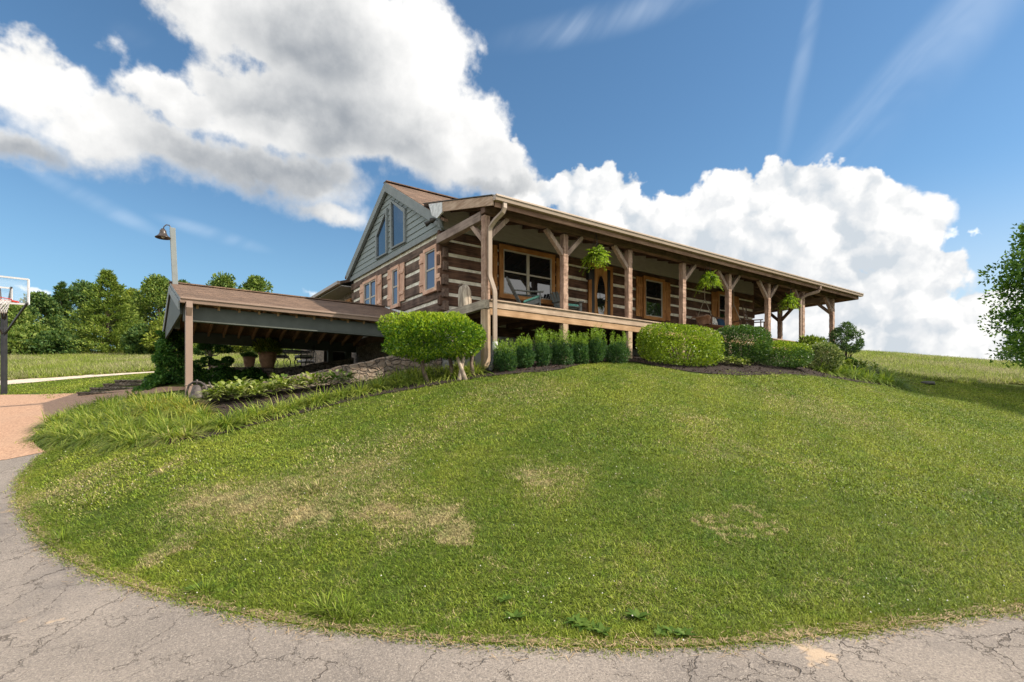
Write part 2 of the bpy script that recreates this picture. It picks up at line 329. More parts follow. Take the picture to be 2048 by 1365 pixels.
# ------------------------------------------------------------------ mesh builders
def link_mesh(name, me, mats, parent=None, loc=(0, 0, 0)):
    for m in (mats if isinstance(mats, (list, tuple)) else [mats]): me.materials.append(m)
    o = bpy.data.objects.new(name, me); COL.objects.link(o); o.location = loc
    if parent is not None: o.parent = parent
    return o
class MB:
    def __init__(s): s.v = []; s.f = []; s.m = []; s.sm = []
    def add(s, vs, fs, m=0, smooth=False):
        k = len(s.v); s.v += [tuple(map(float, p)) for p in vs]
        for f in fs: s.f.append([k+i for i in f]); s.m.append(m); s.sm.append(smooth)
        return s
    def box(s, x0, x1, y0, y1, z0, z1, m=0):
        v = [(x, y, z) for z in (z0, z1) for y in (y0, y1) for x in (x0, x1)]
        return s.add(v, [(0, 2, 3, 1), (4, 5, 7, 6), (0, 1, 5, 4), (2, 6, 7, 3), (0, 4, 6, 2), (1, 3, 7, 5)], m)
    def beam(s, p, q, w, h, m=0, up=(0, 0, 1)):
        p, q = Vector(p), Vector(q); d = (q-p).normalized(); up = Vector(up)
        if abs(d.dot(up)) > .99: up = Vector((0, 1, 0))
        a = d.cross(up).normalized(); b = a.cross(d)
        v = [e+a*(w/2*i)+b*(h/2*j) for e in (p, q) for i, j in ((-1, -1), (1, -1), (1, 1), (-1, 1))]
        return s.add(v, [(0, 1, 2, 3)[::-1], (4, 5, 6, 7), (0, 4, 5, 1)[::-1], (1, 5, 6, 2)[::-1], (2, 6, 7, 3)[::-1], (3, 7, 4, 0)[::-1]], m)
    def prism(s, poly, ext, m=0):
        n = len(poly); e = Vector(ext); v = [Vector(p) for p in poly]; v += [p+e for p in v]
        fs = [tuple(range(n))[::-1], tuple(range(n, 2*n))]+[(i, (i+1) % n, n+(i+1) % n, n+i) for i in range(n)]
        return s.add(v, fs, m)
    def tube(s, pts, rad, n=8, m=0, cap=True, sx=1.0, smooth=True):
        pts = [Vector(p) for p in pts]; rad = rad if isinstance(rad, (list, tuple)) else [rad]*len(pts)
        v = []; ref = Vector((0, 0, 1)); prev = None
        for i, p in enumerate(pts):
            d = (pts[min(i+1, len(pts)-1)]-pts[max(i-1, 0)]).normalized()
            if prev is None: a = d.cross(Vector((0, 0, 1)) if abs(d.z) < .9 else Vector((1, 0, 0))).normalized()
            else: a = (prev-d*prev.dot(d)).normalized()
            prev = a; b = d.cross(a)
            for k in range(n):
                t = 2*math.pi*(k+.5)/n; v.append(p+a*(math.cos(t)*rad[i]*sx)+b*(math.sin(t)*rad[i]))
        fs = [(i*n+k, i*n+(k+1) % n, (i+1)*n+(k+1) % n, (i+1)*n+k) for i in range(len(pts)-1) for k in range(n)]
        if cap: fs += [tuple(range(n))[::-1], tuple(range((len(pts)-1)*n, len(pts)*n))]
        return s.add(v, fs, m, smooth)
    def lathe(s, prof, c=(0, 0, 0), n=20, m=0):
        v = [(c[0]+r*math.cos(2*math.pi*k/n), c[1]+r*math.sin(2*math.pi*k/n), c[2]+z) for r, z in prof for k in range(n)]
        fs = [(i*n+k, i*n+(k+1) % n, (i+1)*n+(k+1) % n, (i+1)*n+k) for i in range(len(prof)-1) for k in range(n)]
        return s.add(v, fs, m, True)
    def build(s, name, mats, parent=None, bevel=0, origin=(0, 0, 0), loc=None):
        me = bpy.data.meshes.new(name); o = Vector(origin)
        me.from_pydata([tuple(Vector(p)-o) for p in s.v], [], s.f); me.update()
        me.polygons.foreach_set('material_index', s.m); me.polygons.foreach_set('use_smooth', s.sm)
        bm = bmesh.new(); bm.from_mesh(me); bmesh.ops.recalc_face_normals(bm, faces=bm.faces); bm.to_mesh(me); bm.free()
        ob = link_mesh(name, me, mats, parent, loc if loc is not None else origin)
        if bevel:
            b = ob.modifiers.new('edge', 'BEVEL'); b.width = bevel; b.segments = 2; b.limit_method = 'ANGLE'; b.angle_limit = R_(50)
        return ob
def np_mesh(name, V, Fq, mats, parent=None, loc=(0, 0, 0), midx=None, smooth=False):
    V = np.asarray(V, np.float32).reshape(-1, 3); Fq = np.asarray(Fq, np.int32); n, k = Fq.shape
    me = bpy.data.meshes.new(name); me.vertices.add(len(V)); me.vertices.foreach_set('co', V.ravel())
    me.loops.add(n*k); me.loops.foreach_set('vertex_index', Fq.ravel()); me.polygons.add(n)
    me.polygons.foreach_set('loop_start', np.arange(0, n*k, k, dtype=np.int32))
    if midx is not None: me.polygons.foreach_set('material_index', np.asarray(midx, np.int32))
    if smooth: me.polygons.foreach_set('use_smooth', np.ones(n, bool))
    me.update(calc_edges=True); me.validate()
    return link_mesh(name, me, mats, parent, loc)
def tag(o, label=None, cat=None, group=None, kind=None):
    if label: o['label'] = label
    if cat: o['category'] = cat
    if group: o['group'] = group
    if kind: o['kind'] = kind
    return o
def empty(name, loc, label, cat, group=None, rz=0):
    o = bpy.data.objects.new(name, None); COL.objects.link(o); o.location = loc; o.rotation_euler = (0, 0, rz); o.empty_display_size = .2
    return tag(o, label, cat, group)
def clone(root, loc, rz=0, label=None, group=None, scale=None):
    r = root.copy(); COL.objects.link(r); r.location = loc; r.rotation_euler = (0, 0, rz)
    if scale: r.scale = scale if isinstance(scale, (tuple, list)) else (scale,)*3
    if label: r['label'] = label
    if group: r['group'] = group
    for ch in list(root.children):
        c = ch.copy(); COL.objects.link(c); c.parent = r
        for g in list(ch.children):
            d = g.copy(); COL.objects.link(d); d.parent = c
    return r
def unit(v): return v/np.maximum(np.linalg.norm(v, axis=-1, keepdims=True), 1e-9)
def rdir(n): return unit(rng.normal(size=(n, 3)))
def leaves(P, L, Wd, D=None, spread=1.0, fold=.15):
    """diamond leaves at points P pointing roughly along D"""
    n = len(P); d = rdir(n) if D is None else unit(D+spread*rdir(n)); s = unit(np.cross(d, rdir(n))); u = np.cross(s, d)
    L = (L*rng.uniform(.7, 1.3, n))[:, None]; w = (Wd*rng.uniform(.75, 1.25, n))[:, None]*.5
    V = np.stack([P, P+d*L*.45+s*w+u*L*fold*.3, P+d*L-u*L*fold, P+d*L*.45-s*w+u*L*fold*.3], 1)
    return V.reshape(-1, 3), np.arange(4*n).reshape(n, 4)
def ribbons(B, D0, L, Wd, droop, seg=4, taper=1.0, waist=.35):
    """arching strap leaves: base B, start direction D0, length L, sag droop"""
    n = len(B); D0 = unit(D0); side = unit(np.cross(D0, np.tile([0, 0, 1.], (n, 1)))+1e-6*rdir(n))
    OUT = unit(D0*np.array([1, 1, 0])+1e-6); ts = np.linspace(0, 1, seg+1); rows = []; L = np.broadcast_to(L, (n,))[:, None]; Wd = np.broadcast_to(Wd, (n,))[:, None]; droop = np.broadcast_to(droop, (n,))[:, None]
    for t in ts:
        c = B+D0*L*t+(np.array([0, 0, -1.])+OUT*.55)*droop*L*t*t
        w = Wd*.5*((waist+(1-waist)*min(1, t*4))*(1-max(0, t-.45)/.55*.92*taper))
        rows.append(np.stack([c-side*w, c+side*w], 1))
    V = np.stack(rows, 1).reshape(n, -1, 3); k = (seg+1)*2
    f = np.array([[2*i, 2*i+1, 2*i+3, 2*i+2] for i in range(seg)])
    Fq = (f[None]+(np.arange(n)*k)[:, None, None]).reshape(-1, 4)
    return V.reshape(-1, 3), Fq
def merge(*parts):
    Vs, Fs, k = [], [], 0
    for V, Fq in parts: Vs.append(V); Fs.append(Fq+k); k += len(V)
    return np.concatenate(Vs), np.concatenate(Fs)
# ------------------------------------------------------------------ ground plan
LAWN_PX = [(2500, 1170), (2048, 1225), (1700, 1270), (1400, 1298), (1150, 1299), (900, 1288), (700, 1268), (500, 1238), (300, 1188), (180, 1148), (100, 1098), (55, 1048), (34, 1000), (46, 950), (92, 906)]
LE = [hit(*p) for p in LAWN_PX]
LE = [LE[0]+np.array([6, -1.0, 0])]+LE
le = resample(LE, 120)
def outward(line, d):
    t = np.gradient(line, axis=0); t /= np.linalg.norm(t, axis=1, keepdims=True); n = np.stack([-t[:, 1], t[:, 0]], 1)
    dd = np.broadcast_to(d, (len(line),))[:, None]
    k = len(line)//2; side = 1 if inpoly(np.array([line[k, 0]+n[k, 0]*.4]), np.array([line[k, 1]+n[k, 1]*.4]), poly_road)[0] else -1
    return line+n*dd*side
def strip(name, A, B, m, off, label=None, rows=14):
    """a sheet between two edge lines, laid over the terrain"""
    t = np.linspace(0, 1, rows)[None, :, None]; P = A[:, None, :]*(1-t)+B[:, None, :]*t
    z = hz(P[..., 0].ravel(), P[..., 1].ravel()).reshape(P.shape[:2])+off
    V = np.concatenate([P, z[..., None]], -1).reshape(-1, 3); n, k = P.shape[:2]
    Fq = np.array([[i*k+j, (i+1)*k+j, (i+1)*k+j+1, i*k+j+1] for i in range(n-1) for j in range(k-1)])
    o = np_mesh(name, V, Fq, m, smooth=True); o['kind'] = 'structure'
    if o.data.polygons[0].normal.z < 0: o.data.flip_normals()
    return o
road_in = le
road_out = np.stack([np.interp(np.linspace(0, 1, 120), [0, .3, .6, .8, 1], [v[i] for v in ((14, -18), (-2, -22), (-14, -19), (-20, -9), tuple((LE[-1]+np.array([-13, 6, 0]))[:2]))]) for i in (0, 1)], 1)
poly_road = np.vstack([road_in, road_out[::-1]])
# aggregate driveway: right edge under the daylilies, left edge out of frame
DR = [hit(92, 906), hit(66, 875), hit(130, 835), hit(196, 808), at(270, 795, 14.2), at(330, 791, 15.0), at(420, 790, 15.9)]
DF = [at(160, 790, 16.2), at(0, 790, 17.6), at(-250, 797, 18.5), at(-600, 800, 19)]
dr = resample(DR, 40); dl = resample([LE[-1]+np.array([-13, 6, 0]), at(-700, 850, 14), at(-600, 800, 19), at(-250, 797, 18.5), at(0, 790, 17.6), at(160, 789, 16.2), at(330, 785, 16.2)], 40)
PN = [hit(-400, 792, 18, 40), at(0, 777, 20.3), at(150, 765, 21.3), at(330, 750, 22.4), at(480, 742, 23)]; PF = [at(-400, 776, 21.5), at(0, 763, 22.2), at(150, 751, 23), at(330, 741, 23.8), at(480, 737, 24)]
pn = resample(PN, 40); pf = resample(PF, 40)
BN = [hit(x, y) for x, y in [(330, 893), (380, 886), (450, 868), (560, 839), (700, 804), (830, 779), (960, 757), (1040, 748), (1110, 742), (1190, 727), (1255, 724), (1325, 736), (1400, 747), (1500, 752), (1600, 751), (1700, 763), (1800, 776)]]
BF = [(-6.6, 2.1), (-5.6, 2.4), (-4.3, 2.5), (-2.5, 2.6), (-.4, 2.5), (.3, 1.5), (3, 1.4), (8, 1.4), (13, 1.4), (17.2, 1.2), (18.6, -.6)]
bn = resample(BN, 90); bf = resample(BF, 90)
poly_road = np.vstack([road_in, road_out[::-1]]); poly_drive = np.vstack([dr, dl[::-1]]); poly_path = np.vstack([pn, pf[::-1]]); poly_bed = np.vstack([bn, bf[::-1]])
ML = [at(1560, 740, 25.5), at(1700, 745, 25), at(1790, 754, 25.0), at(1900, 761, 25.7), at(2048, 770, 26.2), at(2600, 800, 27)]
poly_mr = np.vstack([resample(ML, 30), [at(2900, 700, 75)[:2], at(1500, 690, 75)[:2], np.array([24, 30.])]])
poly_ml = np.vstack([resample(PF, 30)+np.array([0, .3]), [at(700, 720, 24.5)[:2], at(760, 700, 70)[:2], at(-700, 700, 70)[:2], at(-700, 770, 22)[:2]]])
poly_steps = np.array([at(150, 790, 15.7)[:2], at(345, 790, 15.7)[:2], at(350, 760, 19.2)[:2], at(225, 760, 19.0)[:2]]); poly_house = np.array([(-.1, .6), (17.3, .6), (17.3, 12), (-.1, 12)]); poly_port = np.array([(-6.6, 2.4), (0, 2.4), (0, 14), (-4.6, 14), (-6.6, 8)])
DRY = [(hit(470, 1010), 1.0, .55), (hit(600, 1045), .7, .5), (hit(820, 1035), .7, .6), (hit(760, 1022), .4, .6), (hit(920, 1082), .30, .95), (hit(885, 1078), .22, .8), (hit(495, 1012), .28, .9), (hit(450, 1000), .2, .8), (hit(860, 1040), .3, .7), (hit(620, 1042), .25, .8), (hit(1060, 955), .3, .6), (hit(680, 965), 1.3, .45), (hit(320, 1110), .3, .8),
       (hit(160, 965), 1.0, .4), (hit(420, 990), .7, .5), (hit(1090, 955), .9, .35), (hit(1420, 1043), .14, .9), (hit(1470, 1043), .14, .9), (hit(1520, 1041), .12, .8), (hit(1500, 1066), .13, .9), (hit(1545, 1066), .11, .9), (hit(1450, 1070), .12, .7), (hit(1420, 1022), .12, .7), (hit(1480, 1020), .1, .7), (hit(760, 900), 1.4, .3), (hit(1650, 820), 2.6, .25), (hit(345, 935), .35, .6), (hit(1050, 780), 1.6, .25)]
def dryness(t, p):
    n = t.noise(p, .55, 5, .62); d = t.step(n, .52, .82, 0, .38)
    n2 = t.noise(p, 2.6, 4, .6); d = t.math('ADD', d, t.step(n2, .54, .8, 0, .35)); d = t.math('ADD', d, t.step(t.noise(p, 8, 3, .6),   .55, .8, 0, .34))
    wp = t.vmath('ADD', p, t.vmath('MULTIPLY', t.vmath('SUBTRACT', t.noise(p, 1.6, 4, .6, out=1), (.5, .5, .5)), (1.6, 1.6, 0)))
    for c, r, a in DRY:
        v = t.vmath('LENGTH', t.vmath('MULTIPLY', t.vmath('SUBTRACT', wp, tuple(c)), (1/r, 1/r, 0)))
        d = t.math('ADD', d, t.step(v, 1.0, .25, 0, a*.85))
    return t.math('MINIMUM', d, 1.0)
def ground_mat():
    m, t, b = base_mat('turf'); p = coords(t, 'World'); d = dryness(t, p)
    c = t.mix(d, (.075, .110, .018), (.32, .24, .12)); f = t.noise(p, 38, 4, .7)
    c = t.mix(t.step(f, .3, .75), t.mix(.45, c, (.03, .035, .010)), c)
    t.l.new(c, b.inputs['Base Color']); b.inputs['Roughness'].default_value = .95; b.inputs['Specular IOR Level'].default_value = .1
    bump(t, b, f, .8, .03); return m
def build_ground():
    r = np.concatenate([[.02], np.geomspace(.4, 900, 250)]); a = np.linspace(0, 2*np.pi, 420, endpoint=False)
    X = CAM[0]+r[:, None]*np.cos(a); Y = CAM[1]+r[:, None]*np.sin(a); Z = hz(X.ravel(), Y.ravel()).reshape(X.shape)
    V = np.stack([X, Y, Z], -1).reshape(-1, 3); n = len(a); i, j = np.meshgrid(np.arange(len(r)-1), np.arange(n), indexing='ij'); j2 = (j+1) % n
    Fq = np.stack([i*n+j, (i+1)*n+j, (i+1)*n+j2, i*n+j2], -1).reshape(-1, 4)
    o = np_mesh('ground', V, Fq, ground_mat(), smooth=True); o['kind'] = 'structure'
    if o.data.polygons[500].normal.z < 0: o.data.flip_normals()
build_ground()
def asphalt_mat():
    m, t, b = base_mat('asphalt'); p = coords(t, 'World')
    g = t.noise(p, 170, 3, .7); g2 = t.noise(p, 60, 3, .6); big = t.noise(p, .7, 4, .6); ag = t.voro(p, 95, 'F1', 'Color')
    ags = t.new('ShaderNodeSeparateColor'); t.l.new(ag, ags.inputs[0])
    c = t.mix(t.step(big, .3, .7), (.165, .14, .12), (.255, .215, .18)); c = t.mix(t.step(g, .4, .68, 0, .6), c, (.38, .33, .285)); c = t.mix(t.step(g2, .55, .35, 0, .5), c, (.10, .09, .085))
    c = t.mix(t.step(ags.outputs[0], .75, 1, 0, .4), c, (.45, .39, .33))
    w = t.vmath('ADD', p, t.vmath('MULTIPLY', t.vmath('SUBTRACT', t.noise(p, 2.2, 5, .7, out=1), (.5, .5, .5)), (.55, .55, 0)))
    def cr(sc, wd, lo, hi):
        e = t.voro(t.scale(w, (1, 1, 0)), sc, 'DISTANCE_TO_EDGE'); return t.math('MULTIPLY', t.step(e, wd, wd*.2), t.step(t.noise(p, .8*sc, 3), lo, hi))
    k = t.math('MAXIMUM', cr(.66, .0065, .40, .52), t.math('MAXIMUM', cr(1.7, .009, .47, .58), cr(4.6, .016, .52, .64)))
    spot = t.step(t.noise(p, 1.6, 4, .6), .66, .71); c = t.mix(t.math('MULTIPLY', spot, .65), c, (.52, .38, .25))
    stain = t.step(t.noise(p, .55, 4), .52, .70, 0, .60); c = t.mix(stain, c, (.11, .10, .095))
    c = t.mix(t.math('MULTIPLY', k, .65), c, (.06, .048, .038))
    t.l.new(c, b.inputs['Base Color']); b.inputs['Roughness'].default_value = .92; b.inputs['Specular IOR Level'].default_value = .2
    bump(t, b, t.math('SUBTRACT', t.math('ADD', t.math('MULTIPLY', g, .5), t.math('MULTIPLY', g2, .4)), t.math('MULTIPLY', k, 1.5)), .8, .012); return m
def aggregate_mat():
    m, t, b = base_mat('exposed_aggregate'); p = coords(t, 'World')
    cc = t.voro(p, 38, 'F1', 'Color'); d = t.voro(p, 38, 'F1'); s = t.new('ShaderNodeSeparateColor'); t.l.new(cc, s.inputs[0])
    c = t.mix(s.outputs[0], (.30, .165, .095), (.50, .305, .19)); c = t.mix(t.step(s.outputs[1], .7, 1, 0, .8), c, (.22, .11, .07)); c = t.mix(t.step(t.noise(p, .5, 4), .35, .7, 0, .4), c, (.36, .235, .155))
    t.l.new(c, b.inputs['Base Color']); b.inputs['Roughness'].default_value = .85; bump(t, b, d, -.5, .01); return m
strip('road', road_in, road_out, asphalt_mat(), .014, rows=24)
_k = np.arange(120); _w1 = .012+.028*np.clip(np.sin(_k*.37)+.7*np.sin(_k*.83+1)+.5*np.sin(_k*1.9), 0, 2); _w0 = .04+.03*np.sin(_k*1.3)
strip('verge', 2*le-outward(le, _w0+.06), 2*le-outward(le, .02), M('verge_soil', (.40, .285, .18), (.17, .14, .08), .95, 9, bs=40, bst=.8), .017, rows=6)
strip('driveway', dr, dl, aggregate_mat(), .020, rows=24)
strip('path', pn, pf, M('path_gravel', (.62, .52, .42), (.46, .38, .30), .95, 3, bs=60, bst=.5), .03, rows=5)
strip('mulch_bed', bn, bf, M('mulch', (.040, .026, .020), (.013, .009, .008), .95, 22, bs=55, bst=1.0, detail=8), .022, rows=14)

_u = rng.uniform(0, 1, 5200); _v = rng.uniform(.01, .8, 5200); _a = np.stack([np.interp(_u, np.linspace(0, 1, 90), bn[:, i]) for i in (0, 1)], 1); _b = np.stack([np.interp(_u, np.linspace(0, 1, 90), bf[:, i]) for i in (0, 1)], 1); _p = _a*(1-_v[:, None])+_b*_v[:, None]
V, Fq = leaves(np.c_[_p, hz(_p[:, 0], _p[:, 1])+.03], .07, .03, rng.normal(size=(5200, 3))*np.array([1, 1, .25]), .1); o = np_mesh('bark_chips', V, Fq, M('bark_chip', (.085, .050, .034), (.022, .014, .011), .9, 30)); o['kind'] = 'stuff'
# ------------------------------------------------------------------ grass: patches of blades set out on the terrain, one object
def patch(name, size, nb, h, w, m, seeds=0):
    B = np.c_[rng.uniform(-size/2, size/2, (nb, 2)), np.full(nb, -.004)]
    D = rng.normal(size=(nb, 3))*np.array([.55, .55, .2])+np.array([0, 0, 1.]); L = h*rng.uniform(.45, 1.15, nb)
    V, Fq = ribbons(B, D, L, w*rng.uniform(.7, 1.3, nb), rng.uniform(.1, .7, nb), seg=2, waist=.8)
    me_o = np_mesh(name, V, Fq, m); COL.objects.unlink(me_o); return me_o
def scatter(name, pts, protos, m, sc=(.85, 1.2), flat=False):
    n = len(pts); N = nrm(pts[:, 0], pts[:, 1]); eul = np.zeros((n, 3), np.float32)
    for i in range(n):
        q = Vector(N[i]).to_track_quat('Z', 'Y') @ Euler((0, 0, random.uniform(0, 6.283))).to_quaternion(); e = q.to_euler(); eul[i] = e[:]
    me = bpy.data.meshes.new(name); z = hz(pts[:, 0], pts[:, 1]); me.vertices.add(n); me.vertices.foreach_set('co', np.c_[pts[:, :2], z].astype(np.float32).ravel())
    a = me.attributes.new('rot', 'FLOAT_VECTOR', 'POINT'); a.data.foreach_set('vector', eul.ravel())
    a = me.attributes.new('scl', 'FLOAT', 'POINT'); a.data.foreach_set('value', rng.uniform(*sc, n).astype(np.float32))
    a = me.attributes.new('idx', 'INT', 'POINT'); a.data.foreach_set('value', rng.integers(0, len(protos), n).astype(np.int32))
    c = bpy.data.collections.new(name+'_patches')
    for p in protos: c.objects.link(p)
    g = bpy.data.node_groups.new(name, 'GeometryNodeTree'); g.interface.new_socket('Geometry', in_out='INPUT', socket_type='NodeSocketGeometry'); g.interface.new_socket('Geometry', in_out='OUTPUT', socket_type='NodeSocketGeometry')
    t = NT(g); gi = t.new('NodeGroupInput'); go = t.new('NodeGroupOutput'); ip = t.new('GeometryNodeInstanceOnPoints'); ci = t.new('GeometryNodeCollectionInfo')
    ci.inputs['Collection'].default_value = c; ci.inputs['Separate Children'].default_value = True; ci.inputs['Reset Children'].default_value = True
    def attr(nm, ty): k = t.new('GeometryNodeInputNamedAttribute', data_type=ty); k.inputs['Name'].default_value = nm; return k.outputs['Attribute']
    er = t.new('FunctionNodeEulerToRotation'); t.l.new(attr('rot', 'FLOAT_VECTOR'), er.inputs[0])
    t.l.new(gi.outputs[0], ip.inputs['Points']); t.l.new(ci.outputs[0], ip.inputs['Instance']); ip.inputs['Pick Instance'].default_value = True
    t.l.new(attr('idx', 'INT'), ip.inputs['Instance Index']); t.l.new(er.outputs[0], ip.inputs['Rotation']); t.l.new(attr('scl', 'FLOAT'), ip.inputs['Scale'])
    t.l.new(ip.outputs[0], go.inputs[0])
    o = link_mesh(name, me, m); md = o.modifiers.new('scatter', 'NODES'); md.node_group = g; o['kind'] = 'stuff'; return o
def blade_mat(name, green, lime, straw, dry=True, trans=.3):
    m, t, b = base_mat(name); g = t.new('ShaderNodeNewGeometry'); p = g.outputs['Position']; r = g.outputs['Random Per Island']
    c = t.mix(t.math('ADD', t.math('MULTIPLY', r, .6), t.math('MULTIPLY', t.step(t.noise(p, .35, 4), .3, .7), .5)), green, lime)
    if dry: d = t.math('ADD', dryness(t, p), -.10)
    else: d = t.step(t.noise(p, .25, 4), .35, .75, .05, .75)
    r2 = t.new('ShaderNodeTexWhiteNoise', noise_dimensions='1D'); t.l.new(r, r2.inputs['W'])
    dd = t.step(t.math('SUBTRACT', t.math('ADD', d, .12), r2.outputs['Value']), -.06, .10)
    c = t.mix(dd, c, t.mix(r, straw, tuple(x*.7 for x in straw)))
    if dry: mv = t.scale(p, (1, 1, 0), rot=(0, 0, R_(58))); sv = t.new('ShaderNodeSeparateXYZ'); t.l.new(t.vmath('ADD', mv, t.vmath('MULTIPLY', t.noise(p, .6, 2, out=1), (.5, .5, 0))), sv.inputs[0]); c = t.mix(t.math('MULTIPLY', t.step(t.math('SINE', t.math('MULTIPLY', sv.outputs[0], 4.6)), -.4, .4), .30), c, t.mix(1.0, c, (.62, .78, .6), 'MULTIPLY')); c = t.mix(t.step(t.noise(p, 3.3, 4, .65), .50, .68, 0, .55), c, t.mix(1.0, c, (.55, .80, .5), 'MULTIPLY'))
    r3 = t.new('ShaderNodeTexWhiteNoise', noise_dimensions='1D'); t.l.new(t.math('ADD', r, 3.7), r3.inputs['W']); vv = t.math('ADD', .33, t.math('MULTIPLY', r3.outputs['Value'], 1.28)); c = t.mix(1.0, c, t.xyz(vv, vv, vv), 'MULTIPLY')
    t.l.new(c, b.inputs['Base Color']); b.inputs['Roughness'].default_value = .55; b.inputs['Specular IOR Level'].default_value = .2
    tr = t.new('ShaderNodeBsdfTranslucent'); t.l.new(c, tr.inputs[0]); mx = t.new('ShaderNodeMixShader'); mx.inputs[0].default_value = trans
    t.l.new(b.outputs[0], mx.inputs[1]); t.l.new(tr.outputs[0], mx.inputs[2]); t.l.new(mx.outputs[0], t.n['Material Output'].inputs[0]); return m
gm = blade_mat('lawn_blades', (.086, .156, .015), (.295, .325, .040), (.54, .44, .22))
mm = blade_mat('meadow_blades', (.15, .23, .022), (.33, .38, .06), (.50, .46, .24), dry=False, trans=.45)
def field_pts(d0, d1, step, az0=-1.0, az1=1.02):
    xs = np.arange(-60, 90, step); X, Y = np.meshgrid(xs, xs); X = X.ravel()+rng.uniform(-.5, .5, X.size)*step; Y = Y.ravel()+rng.uniform(-.5, .5, Y.size)*step
    dx, dy = X-CAM[0], Y-CAM[1]; d = np.hypot(dx, dy); az = np.arctan2(dx*RT[0]+dy*RT[1], dx*FW[0]+dy*FW[1])
    k = (d >= d0) & (d < d1) & (az > az0) & (az < az1); return np.c_[X[k], Y[k]]
def keep(P, *polys):
    k = np.ones(len(P), bool)
    for q in polys: k &= ~inpoly(P[:, 0], P[:, 1], q)
    return P[k]
hard = (poly_road, poly_drive, poly_path, poly_bed, poly_house, poly_port, poly_steps)
poly_road2 = np.vstack([outward(le, -.09+.03*np.sin(_k*2.3)+.03*np.sin(_k*.71+1)), road_out[::-1]])
P = keep(field_pts(2.4, 8, .15), poly_road2, *hard[1:])
_e = np.repeat(2*le-outward(le, .10), 9, 0)+rng.normal(0, .035, (len(le)*9, 2)); P = np.vstack([P, (2*le-outward(le, .08))[rng.integers(0, 119, 300)]+rng.normal(0, .04, (300, 2)), _e])
scatter('lawn_grass', P, [patch('lawn_patch', .26, 250, .056, .0052, gm) for _ in range(4)], gm)
P = keep(field_pts(8, 15, .30), *hard)
scatter('lawn_grass', P, [patch('lawn_patch', .5, 560, .056, .0100, gm) for _ in range(3)], gm)
P = keep(field_pts(15, 34, .6), *hard, poly_mr, poly_ml)
scatter('lawn_grass', P, [patch('lawn_patch', 1.0, 1200, .058, .018, gm) for _ in range(3)], gm)
P = field_pts(20, 62, .8, -1.05, 1.05); P = np.vstack([P[inpoly(P[:, 0], P[:, 1], poly_mr)], P[inpoly(P[:, 0], P[:, 1], poly_ml)]])
scatter('meadow_grass', P, [patch('meadow_patch', 1.5, 1500, .40, .017, mm) for _ in range(4)], mm)
# longer unmown tufts along the asphalt edge, straw, clover heads
n = 3800; k = rng.uniform(0, 1, n); e = np.stack([np.interp(k, np.linspace(0, 1, 120), le[:, i]) for i in (0, 1)], 1)+rng.normal(0, .065, (n, 2)); z = hz(e[:, 0], e[:, 1])
D = rng.normal(size=(n, 3))*np.array([1, 1, .12]); V, Fq = ribbons(np.c_[e, z+.03], D, rng.uniform(.03, .12, n), .008, .02, seg=1, waist=.8)
o = np_mesh('dry_straw', V, Fq, M('straw', (.45, .33, .19), (.26, .17, .09), .9, 40)); o['kind'] = 'stuff'
P = keep(field_pts(2.6, 13, .22), *hard); pn_ = np.sin(P[:, 0]*1.3+1)*np.cos(P[:, 1]*1.7+.4)+rng.normal(0, .55, len(P)); P = P[pn_ > .62][:900]
Z = hz(P[:, 0], P[:, 1])+rng.uniform(.035, .06, len(P)); O = np.array([(1, 0, 0), (0, 1, 0), (-1, 0, 0), (0, -1, 0), (0, 0, 1), (0, 0, -1)])*.006
OF = np.array([(0, 1, 4), (1, 2, 4), (2, 3, 4), (3, 0, 4), (1, 0, 5), (2, 1, 5), (3, 2, 5), (0, 3, 5)])
V = (np.c_[P, Z][:, None]+O[None]*rng.uniform(.7, 1.3, (len(P), 1, 1))).reshape(-1, 3); Fq = (OF[None]+(np.arange(len(P))*6)[:, None, None]).reshape(-1, 3)
o = np_mesh('clover_flowers', V, Fq, M('clover_white', (.75, .72, .66), (.55, .5, .42), .8, 50)); o['kind'] = 'stuff'
# ------------------------------------------------------------------ the house
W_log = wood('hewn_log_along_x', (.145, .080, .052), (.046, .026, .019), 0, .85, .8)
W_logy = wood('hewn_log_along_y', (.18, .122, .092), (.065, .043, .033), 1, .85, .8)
CHINK = M('chinking', (.80, .76, .64), (.56, .52, .42), .9, 5, bs=30, bst=.4)
CEDX = wood('cedar_across', (.46, .22, .075), (.25, .105, .032), 0, .6); CEDZ = wood('cedar_upright', (.46, .22, .075), (.24, .10, .03), 2, .6)
PINKZ = wood('faded_cedar_upright', (.72, .47, .34), (.48, .28, .19), 2, .75); PINKY = wood('faded_cedar_across', (.72, .47, .34), (.48, .28, .19), 1, .75)
POST = wood('hewn_post', (.46, .315, .235), (.20, .12, .085), 2, .8, scallop=.9)
BRACE = wood('weathered_brace', (.40, .295, .23), (.19, .13, .10), 2, .85); BEAM = wood('weathered_beam', (.20, .125, .092), (.085, .052, .04), 0, .85)
BEAMY = wood('weathered_side_beam', (.31, .24, .20), (.15, .11, .09), 1, .85); GREYY = wood('grey_deck_side', (.42, .36, .28), (.22, .185, .145), 1, .85)
DECKX = wood('deck_rim', (.43, .325, .235), (.25, .175, .12), 0, .75); DECKX2 = wood('deck_joist', (.42, .27, .155), (.27, .16, .08), 0, .75); DECKZ = wood('deck_post', (.50, .38, .26), (.30, .20, .125), 2, .75)
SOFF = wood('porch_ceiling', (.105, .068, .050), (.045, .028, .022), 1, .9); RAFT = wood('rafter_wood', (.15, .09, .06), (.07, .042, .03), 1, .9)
TAN = M('tan_aluminium', (.35, .27, .205), (.32, .245, .185), .4, 2, spec=.5); BROWNAL = M('brown_painted_metal', (.27, .19, .145), (.24, .165, .125), .45, 2, spec=.4)
